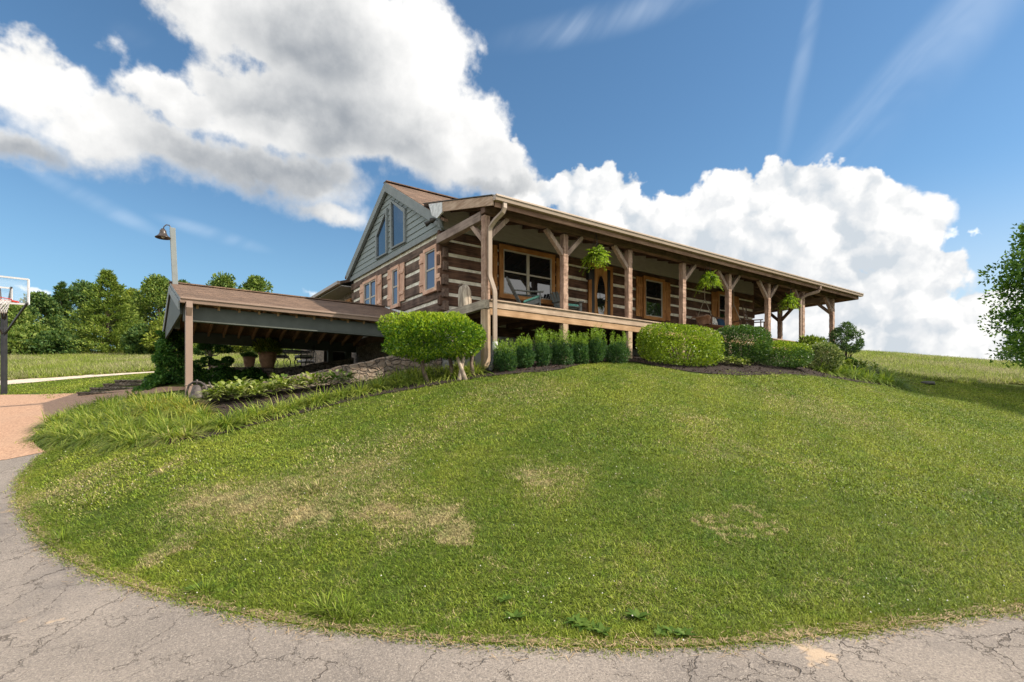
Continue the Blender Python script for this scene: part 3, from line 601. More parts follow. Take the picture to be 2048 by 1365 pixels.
SIDE = M('grey_siding', (.235, .27, .265), (.20, .232, .23), .7, 14, (1, .3, 3), bs=60, bst=.1); TRIMG = M('grey_trim', (.215, .238, .235), (.19, .21, .208), .65, 4)
TAUPE = M('taupe_board', (.35, .33, .30), (.30, .28, .255), .8, 4, (1, 1, 6)); VINYL = M('taupe_window_frame', (.44, .40, .33), (.40, .36, .30), .5, 3)
STUCCO = M('grey_stucco', (.34, .33, .31), (.25, .245, .23), .95, 2.2, bs=50, bst=.5); DARK = M('dark_inside', (.012, .012, .012), (.008, .008, .008), .9)
FLASH = M('white_flashing', (.68, .69, .68), (.5, .5, .49), .6, 9); IRON = M('black_iron', (.018, .017, .016), (.010, .010, .010), .5, 20, spec=.5)
SHM = shingle('main_roof_shingles', .58); SHP = shingle('porch_roof_shingles', .25); SHC = shingle('carport_shingles', .29)
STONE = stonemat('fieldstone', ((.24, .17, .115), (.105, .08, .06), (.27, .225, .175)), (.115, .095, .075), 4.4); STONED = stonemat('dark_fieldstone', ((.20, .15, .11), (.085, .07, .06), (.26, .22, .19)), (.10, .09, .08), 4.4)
GLS = glassmat('window_glass', (.012, .014, .016)); GLS2 = glassmat('gable_glass', (.03, .05, .08), .02); GLL = glassmat('leaded_glass', (.075, .075, .12), .08)

HC = Vector((8, 5, 2.6))
house = empty('log_house', HC, 'long hewn-log house with white chinking, grey gable and timber front porch', 'house')
def hpart(mb, name, mats, bevel=0): return mb.build(name, mats, house, bevel, (0, 0, 0), -HC)
def sub(mb, name, mats, par, bevel=0): return mb.build(name, mats, par, bevel, (0, 0, 0), (0, 0, 0))

# log walls with their chinking
b = MB()
for k in range(-1, 7):
    z0 = 6.24-.365*k-.365+.05; z1 = z0+.265
    if k == -1: z1 = 6.52
    j = random.uniform(-.012, .012)
    b.box(-.10+random.uniform(-.02, .02), 15.1+random.uniform(-.02, .04), 2.342+j, 2.5, z0+random.uniform(-.025, .02), z1+random.uniform(-.02, .025), 0)
b.box(.02, 15.0, 2.372, 2.49, 3.9, 6.5, 1)
hpart(b, 'front_wall', [W_log, CHINK], .02)
b = MB()
for k in range(-1, 7):
    z0 = 6.42-.365*k-.365+.05; z1 = z0+.265
    if k == -1: continue
    j = random.uniform(-.012, .012); b.box(-.026+j, .14, 2.25+random.uniform(-.03, .02), 9.62+random.uniform(-.03, .03), z0+random.uniform(-.025, .02), z1+random.uniform(-.02, .025), 0)
b.box(.008, .13, 2.45, 9.45, 3.9, 6.50, 1)
hpart(b, 'gable_wall', [W_logy, CHINK], .02)
b = MB(); b.box(.15, 14.95, 2.5, 9.4, 1.6, 6.6); hpart(b, 'light_block_core', DARK)  # unseen dark box added inside the walls to block light
b = MB(); b.box(14.9, 15.05, 2.5, 9.5, 3.0, 7.0); b.box(.2, 15, 9.4, 9.55, 3.0, 6.6); hpart(b, 'rear_wall', W_log)
b = MB(); b.box(.02, 15, 2.395, 2.5, 1.5, 4.04); hpart(b, 'foundation_wall', STUCCO)
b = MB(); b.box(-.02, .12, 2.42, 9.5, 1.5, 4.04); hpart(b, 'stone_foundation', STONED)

# grey gable siding: lapped boards
def zr(y): return 8.86-.58*abs(y-6.0)
b = MB(); z = 6.5; step_ = .178
while z < 8.8:
    z1 = min(z+step_+.012, 8.84); hw0 = (8.86-z)/.58; hw1 = max((8.86-z1)/.58, .01)
    y0, y1 = max(6-hw0, 2.33), min(6+hw0, 9.63); y2, y3 = max(6-hw1, 2.33), min(6+hw1, 9.63)
    b.add([(-.055, y0, z), (-.055, y1, z), (-.030, y3, z1), (-.030, y2, z1), (.0, y0, z), (.0, y1, z), (.0, y3, z1), (.0, y2, z1)],
          [(0, 3, 2, 1), (0, 1, 5, 4), (2, 3, 7, 6), (0, 4, 7, 3), (1, 2, 6, 5)]); z += step_
b.box(-.02, .1, 2.36, 9.6, 6.49, 6.9)
hpart(b, 'gable_siding', SIDE)
b = MB(); b.box(-.075, -.03, 2.3, 9.66, 6.455, 6.60); hpart(b, 'skirt_board', TRIMG, .006)
b = MB()
for s in (-1, 1):
    e = 3.78; y1 = 6+s*e
    b.prism([(-.17, 6, 8.985), (-.17, y1, 8.985-.58*e), (-.17, y1, 8.985-.58*e-.30), (-.17, 6, 8.685)], (.10, 0, 0))
hpart(b, 'rake_trim', TRIMG, .006)
# main roof
b = MB()
for s, e, w in ((1, 3.98, 15.5), (-1, 3.05, 15.5), (-1, 3.98, .14)):
    b.prism([(-.15-.002*(w < 1), 6, 9.0-.002*(w < 1)), (-.15-.002*(w < 1), 6+s*e, 9.0-.58*e), (-.15-.002*(w < 1), 6+s*e, 8.92-.58*e), (-.15-.002*(w < 1), 6, 8.922)], (w, 0, 0))
b.beam((-.16, 6, 9.0), (15.38, 6, 9.0), .26, .03)
hpart(b, 'main_roof', SHM)
# porch roof with a hip at its far end
def pz(x, y): return 6.50+.25*min(y+.45, 18.3-x)
b = MB(); th = .07
A = [(-.17, -.45), (18.3, -.45), (14.7, 3.15), (-.17, 3.15)]; Bq = [(18.3, -.45), (18.3, 9.8), (14.7, 9.8), (14.7, 3.15)]
for q in (A, Bq):
    n = len(q); top = [(x, y, pz(x, y)) for x, y in q]; bot = [(x, y, pz(x, y)-th) for x, y in q]
    b.add(top, [tuple(range(n))], 0); b.add(bot, [tuple(range(n))[::-1]], 1)
    b.add(top+bot, [(i, n+i, n+(i+1) % n, (i+1) % n) for i in range(n)], 1)
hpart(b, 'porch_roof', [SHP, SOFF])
b = MB()                                                   # rake board at the near end, drip edge, fascia
b.prism([(-.215, -.45, 6.485), (-.215, 1.98, 7.09), (-.215, 1.98, 6.84), (-.215, -.45, 6.27)], (.035, 0, 0)); hpart(b, 'rake_board', wood('rake_board_wood', (.50, .37, .27), (.28, .18, .12), 1, .8), .004)
b = MB(); b.prism([(-.235, -.47, 6.512), (-.235, 3.1, 7.405), (-.235, 3.1, 7.388), (-.235, -.47, 6.49)], (.055, 0, 0)); hpart(b, 'drip_edge', M('dark_drip_edge', (.09, .085, .075)))
b = MB(); b.prism([(-.225, 1.96, 7.08), (-.225, 2.75, 7.27), (-.225, 2.55, 6.90), (-.225, 2.25, 6.74), (-.225, 1.96, 6.82)], (.05, 0, 0)); hpart(b, 'flashing', FLASH)
b = MB(); b.box(-.14, 18.28, -.44, -.405, 6.26, 6.43); b.box(18.26, 18.29, -.40, 9.7, 6.26, 6.43); hpart(b, 'fascia', wood('fascia_wood', (.32, .20, .14), (.17, .10, .07), 0, .85))
b = MB(); pr = [(0, 0), (0, .125), (-.02, .125), (-.025, .012), (-.10, .012), (-.115, .09), (-.135, .10), (-.135, .125), (-.15, .125), (-.15, .085), (-.128, .075), (-.112, 0)]
b.prism([(-.2, -.442+p[0], 6.375+p[1]) for p in pr], (18.6, 0, 0)); b.box(-.203, -.195, -.575, -.44, 6.39, 6.495); b.box(18.395, 18.403, -.575, -.44, 6.39, 6.495)
hpart(b, 'gutter', TAN, .003)
# rafters
for i in range(29):
    x = .25+.61*i
    if x > 17.6: break
    ye = min(2.32, 18.3-x-.5); b = MB(); b.beam((x, -.38, pz(x, -.38)-.125), (x, ye, pz(x, ye)-.125), .05, .10); hpart(b, 'rafter', RAFT)
for y in (1.0, 1.61, 2.22, 2.83, 3.44):
    b = MB(); xe = max(15.06, 18.3-y-.40); b.beam((18.22, y, pz(18.22, y)-.175), (xe, y, pz(xe, y)-.175), .05, .16); hpart(b, 'rafter', BEAM)
b = MB(); b.beam((18.15, -.3, 6.34), (15.1, 2.75, 7.10), .08, .19); hpart(b, 'hip_rafter', BEAM)
# beams, posts, braces
b = MB(); b.box(-.15, 17.2, -.02, .16, 6.25, 6.43); hpart(b, 'front_beam', BEAM, .01)
b = MB(); b.box(-.16, .02, .17, 2.42, 6.10, 6.33); hpart(b, 'end_beam', BEAMY, .012)
b = MB(); b.box(16.96, 17.14, .17, 9.6, 6.16, 6.36); hpart(b, 'side_beam', BEAMY, .012)
def hewn_post(x, y, z0, z1, w):
    """four-sided timber with adzed, slightly wavy faces"""
    b = MB(); n = 26; V = []
    for i in range(n+1):
        z = z0+(z1-z0)*i/n
        for sx, sy in ((-1, -1), (1, -1), (1, 1), (-1, 1)):
            j = .007*math.sin(i*1.9+sx*2.1+sy+x*7); V.append((x+sx*(w/2+j*(i % 2)), y+sy*(w/2+j*((i+1) % 2)), z))
    F_ = [(i*4+k, i*4+(k+1) % 4, i*4+4+(k+1) % 4, i*4+4+k) for i in range(n) for k in range(4)]+[(3, 2, 1, 0), (4*n, 4*n+1, 4*n+2, 4*n+3)]
    b.add(V, F_); return b
PX = [-.065+2.446*i for i in range(8)]
LEFT, RIGHT = {1, 2, 4, 5, 6, 7}, {0, 1, 3, 4, 5}
for i, x in enumerate(PX):
    po = hpart(hewn_post(x, .075, 4.2, 6.2, .155), 'porch_post', POST)
    for s, ok in ((-1, i in LEFT), (1, i in RIGHT)):
        if ok: b = MB(); b.beam((x+s*.06, .075, 5.68), (x+s*.62, .075, 6.25), .11, .12, up=(0, 1, 0)); sub(b, 'brace', BRACE, po, .006)
    if i in (0, 7): b = MB(); b.beam((x, .12, 5.62), (x, .70, 6.16), .11, .12, up=(1, 0, 0)); sub(b, 'brace', BRACE, po, .006)
po = hpart(hewn_post(17.06, 2.3, 4.2, 6.18, .16), 'porch_post', POST)
for s in (-1, 1): b = MB(); b.beam((17.06, 2.3+s*.06, 5.62), (17.06, 2.3+s*.66, 6.18), .11, .12, up=(1, 0, 0)); sub(b, 'brace', BEAM, po, .006)
po = hpart(hewn_post(17.06, 4.75, 4.2, 6.18, .16), 'porch_post', POST)
# deck
b = MB()
for i in range(17): b.box(.0, 17.2, .04+.1385*i, .04+.1385*i+.132, 4.165, 4.20)
hpart(b, 'deck_floor', DECKX)
b = MB()
for i in range(24): b.box(15.1, 17.2, 2.42+.14*i, 2.42+.14*i+.132, 4.165, 4.199)
hpart(b, 'side_deck_floor', DECKX)
b = MB(); b.box(-.02, 7.3, -.02, .028, 4.03, 4.185); b.box(7.304, 17.25, -.02, .028, 4.03, 4.185); b.box(17.205, 17.25, .03, 6, 4.03, 4.185); b.box(-.02, 17.25, -.055, .036, 4.188, 4.222); hpart(b, 'deck_rim', DECKX, .004)
b = MB(); b.box(-.0, 17.2, .0, .04, 3.86, 4.024); b.box(0, 17.2, .07, .11, 3.86, 4.02); hpart(b, 'rim_joist', DECKX2, .004)
b = MB(); b.box(-.16, -.025, -.03, 2.25, 3.99, 4.20); hpart(b, 'deck_side_beam', GREYY, .006)
for i in range(28):
    b = MB(); b.box(.3+.6*i, .34+.6*i, .115, 2.38, 3.95, 4.15); hpart(b, 'deck_joist', RAFT)
for i, x in enumerate(PX[:5]):
    b = MB(); b.box(x-.085, x+.085, .0, .16, h1(x, 0)-.2, 3.985 if i == 0 else 3.855); b.box(x+.088, x+.108, .03, .15, h1(x, 0)-.2, 3.855) if i == 0 else None; hpart(b, 'deck_post', DECKZ, .006)
# downspouts
def dspout(pts, w=.09): b = MB(); b.tube(pts, [w*.72]*len(pts), 4, sx=.8, smooth=False); return b
x0 = .035
path_ = [(x0+.05, -.50, 6.39), (x0+.05, -.50, 6.26), (x0+.035, -.46, 6.17), (x0-.04, -.22, 6.02), (x0-.075, -.10, 5.90), (x0-.075, -.07, 5.80), (x0-.075, -.07, 4.80), (x0-.07, -.08, 4.72), (x0-.0, -.15, 4.42), (x0+.01, -.16, 4.34), (x0+.01, -.16, 3.08)]
dsp = hpart(dspout(path_), 'downspout', TAN)
b = MB(); b.tube([(x0+.01, -.16, 3.2), (x0+.01, -.17, 3.02), (x0-.01, -.20, 2.94)], [.062, .07, .07], 12); sub(b, 'pipe_adapter', M('pale_plastic', (.5, .49, .46)), dsp)
_g = h1(x0-.4, -.5); pp = [(x0-.01, -.20, 2.98), (x0-.05, -.26, 2.88), (x0-.15, -.36, 2.80), (x0-.29, -.47, _g+.16), (x0-.42, -.56, _g+.06)]; pts, rad = [], []
for i in range(4):
    for k in range(8): f = k/8; pts.append(Vector(pp[i])*(1-f)+Vector(pp[i+1])*f); rad.append(.066 if k % 2 else .052)
b = MB(); b.tube(pts, rad, 12); sub(b, 'corrugated_pipe', M('black_plastic', (.05, .05, .05), rough=.4, spec=.5), dsp)
xg = onY(1640, 590, -.5)[0]
hpart(dspout([(xg, -.50, 6.39), (xg, -.5, 6.27), (xg-.03, -.45, 6.17), (xg-.45, -.20, 6.02), (xg-.62, -.09, 5.88), (xg-.64, -.08, 5.75), (xg-.64, -.08, 4.45), (xg-.58, -.14, 4.2), (xg-.58, -.15, 3.95)]), 'downspout', BROWNAL)
# taupe band between the logs and the porch ceiling
b = MB(); b.box(.0, 15.0, 2.335, 2.48, 6.525, 7.14); hpart(b, 'upper_wall_band', TAUPE)
b = MB(); b.box(-.07, .0, 2.28, 2.36, 6.50, 6.86); hpart(b, 'corner_trim', TRIMG)

# windows and shutters; local axes: u along the wall, n out of it
def fr(u, n, z): return (u, 2.335-n, z)
def ga(u, n, z): return (-.032-n, u, z)
def obox(b, tf, u0, u1, n0, n1, z0, z1, m=0):
    p = [tf(u, n, z) for z in (z0, z1) for n in (n0, n1) for u in (u0, u1)]; xs, ys, zs = zip(*p); b.box(min(xs), max(xs), min(ys), max(ys), min(zs), max(zs), m)
def window(tf, u0, u1, z0, z1, cols, woodx, woodz, glass, trim=.11):
    b = MB(); obox(b, tf, u0, u1, .012, .085, z1-trim, z1, 0); obox(b, tf, u0-.01, u1+.01, .012, .095, z0, z0+trim, 0)
    obox(b, tf, u0, u0+trim, .012, .078, z0+trim, z1-trim, 1); obox(b, tf, u1-trim, u1, .012, .078, z0+trim, z1-trim, 1)
    w = hpart(b, 'window', [woodx, woodz], .005)
    a0, a1, c0, c1 = u0+trim, u1-trim, z0+trim, z1-trim; zm = (c0+c1)/2+.02; b = MB(); f = .038
    obox(b, tf, a0, a1, .012, .062, c1-f, c1); obox(b, tf, a0, a1, .012, .062, c0, c0+f)
    cw = (a1-a0)/cols
    for k in range(cols+1):
        h = f if k in (0, cols) else f*1.25; uc = a0+cw*k; lo = max(a0, uc-h); hi = min(a1, uc+h); obox(b, tf, lo, hi, .012, .060, c0+f, c1-f)
    for k in range(cols): obox(b, tf, a0+cw*k+f, a0+cw*(k+1)-f, .012, .048, zm-.024, zm+.024)
    sub(b, 'sash', VINYL, w, .003)
    for k in range(cols):
        b = MB(); obox(b, tf, a0+cw*k+.02, a0+cw*(k+1)-.02, .014, .026, zm, c1-.02); obox(b, tf, a0+cw*k+.02, a0+cw*(k+1)-.02, .014, .034, c0+.02, zm); sub(b, 'pane', glass, w)
    return w
def shutter(tf, u0, u1, z0, z1, woodx, woodz):
    b = MB(); n = 3 if u1-u0 > .28 else 2; w = (u1-u0)/n
    for k in range(n): obox(b, tf, u0+w*k+.006, u0+w*(k+1)-.006, .012, .045, z0, z1, 1)
    for zc in (z0+(z1-z0)*.22, z0+(z1-z0)*.78): obox(b, tf, u0+.01, u1-.01, .045, .072, zc-.06, zc+.06, 0)
    return hpart(b, 'shutter', [woodx, woodz], .004)
def ux(px, py=560): return onY(px, py, 2.25)[0]
window(fr, 1.82, 3.90, 4.86, 6.42, 2, CEDX, CEDZ, GLS, .13); shutter(fr, 1.36, 1.76, 4.9, 6.36, CEDX, CEDZ); shutter(fr, 3.97, 4.40, 4.9, 6.36, CEDX, CEDZ)
window(fr, ux(1288), ux(1330), 4.84, 6.36, 1, CEDX, CEDZ, GLS); shutter(fr, ux(1274.5), ux(1287), 4.9, 6.3, CEDX, CEDZ); shutter(fr, ux(1331), ux(1343), 4.9, 6.3, CEDX, CEDZ)
window(fr, ux(1436.5), ux(1468), 4.84, 6.36, 1, CEDX, CEDZ, GLS); shutter(fr, ux(1425.5), ux(1436), 4.9, 6.3, CEDX, CEDZ); shutter(fr, ux(1469), ux(1480), 4.9, 6.3, CEDX, CEDZ)
def uy(px, py): return onX(px, py, -.1)[1]
zt, zb = 6.13, 4.86
window(ga, uy(873, 540), uy(847, 540), zb, zt+.02, 1, PINKY, PINKZ, GLL, .10); shutter(ga, uy(879, 540), uy(872.5, 540), zb+.14, zt+.02, PINKY, PINKZ); shutter(ga, uy(847, 540), uy(837.5, 540), zb+.12, zt-.02, PINKY, PINKZ)
window(ga, uy(797.5, 570), uy(781.5, 570), zb-.05, zt-.0, 1, PINKY, PINKZ, GLL, .10); shutter(ga, uy(806, 570), uy(798, 570), zb+.1, zt, PINKY, PINKZ); shutter(ga, uy(781, 570), uy(773.5, 570), zb+.1, zt, PINKY, PINKZ)
window(ga, uy(753, 585), uy(725.5, 585), zb-.05, zt+.02, 2, PINKY, PINKZ, GLL, .10); shutter(ga, uy(760.5, 585), uy(753.5, 585), zb+.1, zt, PINKY, PINKZ); shutter(ga, uy(725, 585), uy(718.5, 585), zb+.1, zt, PINKY, PINKZ)
# the two tall gable windows with sloping heads
for q in ([(751, 519.5), (773.5, 507), (773.5, 416), (751, 471)], [(781, 499.5), (810, 484.5), (810, 418), (779.5, 398.5)]):
    P4 = [onX(x, y, -.1)[1:] for x, y in q]; c = sum(P4)/4; inn = [np.array(p)+(c-p)*np.array([.19, .075]) for p in P4]
    inn[2] = np.array([inn[2][0], inn[2][1]-.05]); inn[3] = np.array([inn[3][0], inn[3][1]-.05])
    b = MB(); o4 = [(-.115, p[0], p[1]) for p in P4]; i4 = [(-.115, p[0], p[1]) for p in inn]; i5 = [(-.058, p[0], p[1]) for p in inn]; o5 = [(-.02, p[0], p[1]) for p in P4]
    b.add(o4+i4+i5+o5, [(k, (k+1) % 4, 4+(k+1) % 4, 4+k) for k in range(4)]+[(4+k, 4+(k+1) % 4, 8+(k+1) % 4, 8+k) for k in range(4)]+[(12+k, 12+(k+1) % 4, (k+1) % 4, k) for k in range(4)])
    w = hpart(b, 'gable_window', TRIMG); b = MB(); b.prism([(-.066, p[0], p[1]) for p in inn], (.006, 0, 0)); sub(b, 'pane', GLS2, w)
# front door: cedar casing, dark storm frame, oak leaf with a tall oval light
d0, d1 = ux(1178.5), ux(1226.5)
b = MB(); obox(b, fr, d0, d0+.12, .012, .08, 4.2, 6.22, 1); obox(b, fr, d1-.12, d1, .012, .08, 4.2, 6.30, 1); obox(b, fr, d0, d1, .012, .086, 6.302, 6.42, 0); dc = hpart(b, 'door_casing', [CEDX, CEDZ], .005)
b = MB(); obox(b, fr, d0+.125, d0+.26, .012, .07, 4.2, 6.30); obox(b, fr, d1-.24, d1-.125, .012, .07, 4.2, 6.30); sub(b, 'storm_frame', IRON, dc)
b = MB(); obox(b, fr, d0+.262, d1-.242, .012, .045, 4.2, 6.30); dl_ = hpart(b, 'front_door', wood('oak_door', (.52, .27, .09), (.34, .16, .05), 2, .4))
cu, cz = (d0+.262+d1-.242)/2, 5.35; b = MB(); ov = [fr(cu+.19*math.cos(t), .047, cz+.70*math.sin(t)) for t in np.linspace(0, 2*math.pi, 32, endpoint=False)]; b.prism(ov, (0, -.012, 0)); sub(b, 'oval_pane', GLS, dl_)
b = MB(); ring = [fr(cu+.205*math.cos(t), .055, cz+.72*math.sin(t)) for t in np.linspace(0, 2*math.pi, 33)]; b.tube(ring, .018, 6); sub(b, 'oval_moulding', wood('oak_moulding', (.45, .22, .07), (.3, .14, .045), 2, .4), dl_)
b = MB(); b.tube([fr(d1-.30, .05, 5.25), fr(d1-.30, .10, 5.25), fr(d1-.38, .11, 5.25)], .014, 8); sub(b, 'handle', M('brass', (.6, .42, .16), rough=.3, metal=1), dl_)
# flood light on the gable, wing behind
fl = MB(); c = onX(874, 441, -.12); fl.lathe([(.0, 0), (.06, 0), (.06, .03), (.0, .03)], (c[0]+.04, c[1], c[2]), 12)
for dy in (-.12, .13):
    q = Vector((c[0]-.12, c[1]+dy, c[2]-.03)); fl.tube([Vector((c[0]+.02, c[1], c[2])), (q+Vector(c))/2, q], .015, 6); fl.tube([q, q+Vector((-.05, dy*.2, -.03)), q+Vector((-.13, dy*.5, -.08))], [.03, .05, .075], 12)
hpart(fl, 'flood_light', M('bronze_metal', (.04, .035, .03), rough=.4))
b = MB(); b.box(.25, 8, 9.62, 18, 1.8, 6.28); hpart(b, 'wing_wall', STONE)
b = MB(); b.prism([(-.45, 9.64, 6.44), (4.2, 9.64, 7.9), (4.2, 9.64, 7.8), (-.45, 9.64, 6.34)], (0, 8.6, 0)); b.prism([(4.2, 9.64, 7.9), (8.6, 9.64, 6.4), (8.6, 9.64, 6.3), (4.2, 9.64, 7.8)], (0, 8.6, 0)); hpart(b, 'wing_roof', shingle('wing_shingles', .02))
b = MB(); b.box(-.40, .25, 9.66, 18.1, 6.26, 6.30); hpart(b, 'wing_soffit', TAUPE)
b = MB(); b.box(-.56, -.44, 9.6, 18.2, 6.30, 6.43); hpart(b, 'wing_gutter', TAN, .01)
for px_ in ((650, 663), (668, 677), (681, 702)):
    u = sorted(onX(p, 600, .2)[1] for p in px_); b = MB(); wf = lambda a, n, z: (.25-n, a, z)
    obox(b, wf, u[0], u[1], .005, .07, 5.86, 5.98); obox(b, wf, u[0], u[0]+.12, .005, .06, 4.6, 5.86); obox(b, wf, u[1]-.12, u[1], .005, .06, 4.6, 5.86); w = hpart(b, 'wing_window', [CEDX]); b = MB(); obox(b, wf, u[0]+.1, u[1]-.1, .01, .03, 4.6, 5.9); sub(b, 'pane', GLS, w)
# ------------------------------------------------------------------ carport in front of the gable
PC = Vector((-3.2, 6.25, 2.0))
port = empty('carport', PC, 'low open carport with brown shingled roof joined to the gable end of the house', 'carport')
def cpart(mb, name, mats, bevel=0): return mb.build(name, mats, port, bevel, (0, 0, 0), -PC)
GREEN = M('dark_green_grey_paint', (.080, .090, .078), (.066, .075, .065), .6, 4); UNDER = wood('carport_underside', (.27, .17, .09), (.14, .085, .048), 1, .9); RAF2 = wood('carport_rafter', (.42, .27, .15), (.25, .15, .08), 1, .9)
XL = -6.08
b = MB()
for s in (-1, 1):
    e = 3.1; t4 = [(XL, 6.25, 4.98), (-.07, 6.25, 4.98), (-.07, 6.25+s*e, 4.98-.29*e), (XL, 6.25+s*e, 4.98-.29*e)]; b4 = [(x, y, z-.09) for x, y, z in t4]
    b.add(t4, [(0, 1, 2, 3)], 0); b.add(b4, [(3, 2, 1, 0)], 1); b.add(t4+b4, [(k, 4+k, 4+(k+1) % 4, (k+1) % 4) for k in range(4)], 2)
cpart(b, 'roof', [SHC, UNDER, TRIMG])
b = MB(); b.beam((XL-.02, 6.25, 4.985), (-.07, 6.25, 4.985), .26, .03); cpart(b, 'ridge_cap', SHC)
b = MB(); b.prism([(XL, 3.15+p[0], 3.96+p[1]-.01) for p in pr], (6.0, 0, 0)); b.box(XL-.004, XL+.004, 3.02, 3.15, 3.965, 4.07); cpart(b, 'gutter', BROWNAL, .003)
b = MB(); b.box(XL+.08, -.05, 3.30, 3.42, 3.62, 3.93); b.box(XL+.08, -.05, 3.285, 3.44, 3.585, 3.617); cpart(b, 'front_beam', GREEN, .006)
b = MB(); b.box(XL+.08, -.05, 9.0, 9.14, 3.72, 4.06); cpart(b, 'back_beam', GREEN, .006)
for s in (-1, 1):
    b = MB(); b.prism([(XL-.03, 6.25, 4.90), (XL-.03, 6.25+s*3.12, 4.90-.29*3.12), (XL-.03, 6.25+s*3.12, 4.70-.29*3.12), (XL-.03, 6.25, 4.70)], (.028, 0, 0)); cpart(b, 'rake_board', TRIMG, .004)
b = MB(); b.prism([(XL+.02, 6.25, 4.86), (XL+.02, 3.4, 4.03), (XL+.02, 3.4, 3.75), (XL+.02, 9.1, 3.75), (XL+.02, 9.1, 4.03)], (.05, 0, 0)); cpart(b, 'gable_end', GREEN)
for i in range(14):
    x = XL+.35+.43*i
    for s in (-1, 1): b = MB(); b.beam((x, 6.22+s*.03, 4.80), (x, 6.25+s*2.98, 4.80-.29*2.95), .05, .13); cpart(b, 'rafter', RAF2)
b = MB(); zp = h1(-5.9, 3.22); b.box(-5.98, -5.84, 3.06, 3.2, zp-.15, 3.97); b.box(-5.99, -5.83, 3.05, 3.21, zp+.22, zp+.24); cpart(b, 'post', BROWNAL, .008)
b = MB(); b.tube([(-5.91, 3.04, 3.98), (-5.91, 3.03, 3.86), (-5.91, 3.10, 3.70)], [.085, .085, .07], 4, sx=1, smooth=False); cpart(b, 'downspout_elbow', BROWNAL)
for x, y in ((-5.85, 9.06), (-.35, 3.4), (-.35, 9.06), (-1.0, 9.06)):
    b = MB(); b.box(x-.09, x+.09, y-.09, y+.09, 1.8, 3.8); cpart(b, 'post', GREEN, .006)
xw_ = onY(650, 710, 9.05)[0]; b = MB(); [b.box(xw_+.145*k, xw_+.145*k+.14, 9.16, 9.2, 2.2, 3.72) for k in range(int((-.1-xw_)/.145))]; cpart(b, 'back_wall', M('dark_boards', (.05, .042, .035), (.025, .021, .018)))
b = MB(); b.prism([(-.10, 6.45, 5.06), (-.10, 2.6, 4.06), (-.10, 2.6, 3.94), (-.10, 6.45, 4.92)], (.02, 0, 0)); cpart(b, 'flashing', FLASH)
# lamp on its pole at the carport ridge
LPY = 6.1; lp = onY(352, 560, LPY); LX = lp[0]
zt_ = onY(347, 457, LPY)[2]; zb_ = onY(356, 658, LPY)[2]
yl = empty('yard_lamp', (LX, LPY, zb_), 'dark bell-shaped lamp on a tall grey pole at the end of the carport ridge', 'lamp')
b = MB(); b.beam((0.03, 0, 0), (-.08, 0, zt_-zb_), .13, .11, up=(0, 1, 0)); b.build('pole', TRIMG, yl, .008, loc=(0, 0, 0))
H = zt_-zb_; hx = -.29; LAMPM = M('bronze_lamp_metal', (.055, .040, .032), (.04, .03, .024), .35, 8, spec=.5)
b = MB(); b.tube([(-.06, 0, H-.14), (-.10, 0, H-.13), (-.115, 0, H+.0), (-.15, 0, H+.06), (-.22, 0, H+.06), (-.27, 0, H+.0), (-.29, 0, H-.08)], .014, 8); b.build('arm', LAMPM, yl, loc=(0, 0, 0))
b = MB(); b.lathe([(.0, -.06), (.045, -.06), (.05, -.09), (.075, -.10), (.08, -.16), (.105, -.22), (.15, -.265), (.185, -.285), (.185, -.30), (.175, -.295), (.14, -.26), (.0, -.2)], (hx, 0, H), 24); b.build('lamp_shade', LAMPM, yl, loc=(0, 0, 0))
b = MB(); b.lathe([(.0, -.23), (.04, -.235), (.05, -.265), (.03, -.30), (.0, -.31)], (hx, 0, H), 14); b.build('bulb', M('frosted_bulb', (.6, .58, .5)), yl, loc=(0, 0, 0))
# ------------------------------------------------------------------ stone walls, steps, patio
def on_ground(x, y): return np.array([x, y, h1(x, y)])
def wall_run(name, pts, w, label, m):
    """a low stone wall: pts are (x, y, top z) along its line"""
    b = MB(); n = 40; P_ = np.array(pts, float); s = np.linspace(0, len(P_)-1, n); rows = []
    for i, v in enumerate(s):
        k = min(int(v), len(P_)-2); f = v-k; p = P_[k]*(1-f)+P_[k+1]*f; t = P_[k+1]-P_[k]; t = t[:2]/np.linalg.norm(t[:2]); nn = np.array([-t[1], t[0]])
        zt = p[2]+.012*math.sin(i*1.7)+.012*math.sin(i*.63+2); zb = h1(p[0], p[1])-.3; j = .012*math.sin(i*2.3)
        for sgn, z in ((-1, zb), (-1, zt-.03), (-.8, zt), (.8, zt), (1, zt-.03), (1, zb)): q = p[:2]+nn*(w/2*sgn+j); rows.append((q[0], q[1], z))
    b.add(rows, [(i*6+k, (i+1)*6+k, (i+1)*6+k+1, i*6+k+1) for i in range(n-1) for k in range(5)]+[(0, 1, 2, 3, 4, 5), tuple(range((n-1)*6, n*6))[::-1]])
    o = b.build(name, m, origin=(P_[0][0], P_[0][1], P_[0][2]-.5)); return tag(o, label, 'wall')
wall_run('stone_wall', [(-4.5, 2.75, 2.22), (-4.1, 2.72, 2.34), (-3.2, 2.65, 2.55), (-2.2, 2.6, 2.80), (-1.2, 2.55, 3.06), (-.05, 2.5, 3.25)], .34, 'sunlit low fieldstone retaining wall rising behind the hostas to the clipped round bush', STONE)
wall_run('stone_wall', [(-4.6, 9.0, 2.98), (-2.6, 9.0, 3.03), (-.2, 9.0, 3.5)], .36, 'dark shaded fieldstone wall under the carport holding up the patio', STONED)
b = MB(); b.prism([(-4.7, 9.15, 2.2), (-.1, 9.15, 2.2), (-.1, 13.2, 2.2), (-4.9, 13.2, 2.2)], (0, 0, .81)); o = b.build('patio', M('patio_paving', (.55, .46, .37), (.40, .32, .25), .9, 4, bs=30, bst=.3)); o['kind'] = 'structure'
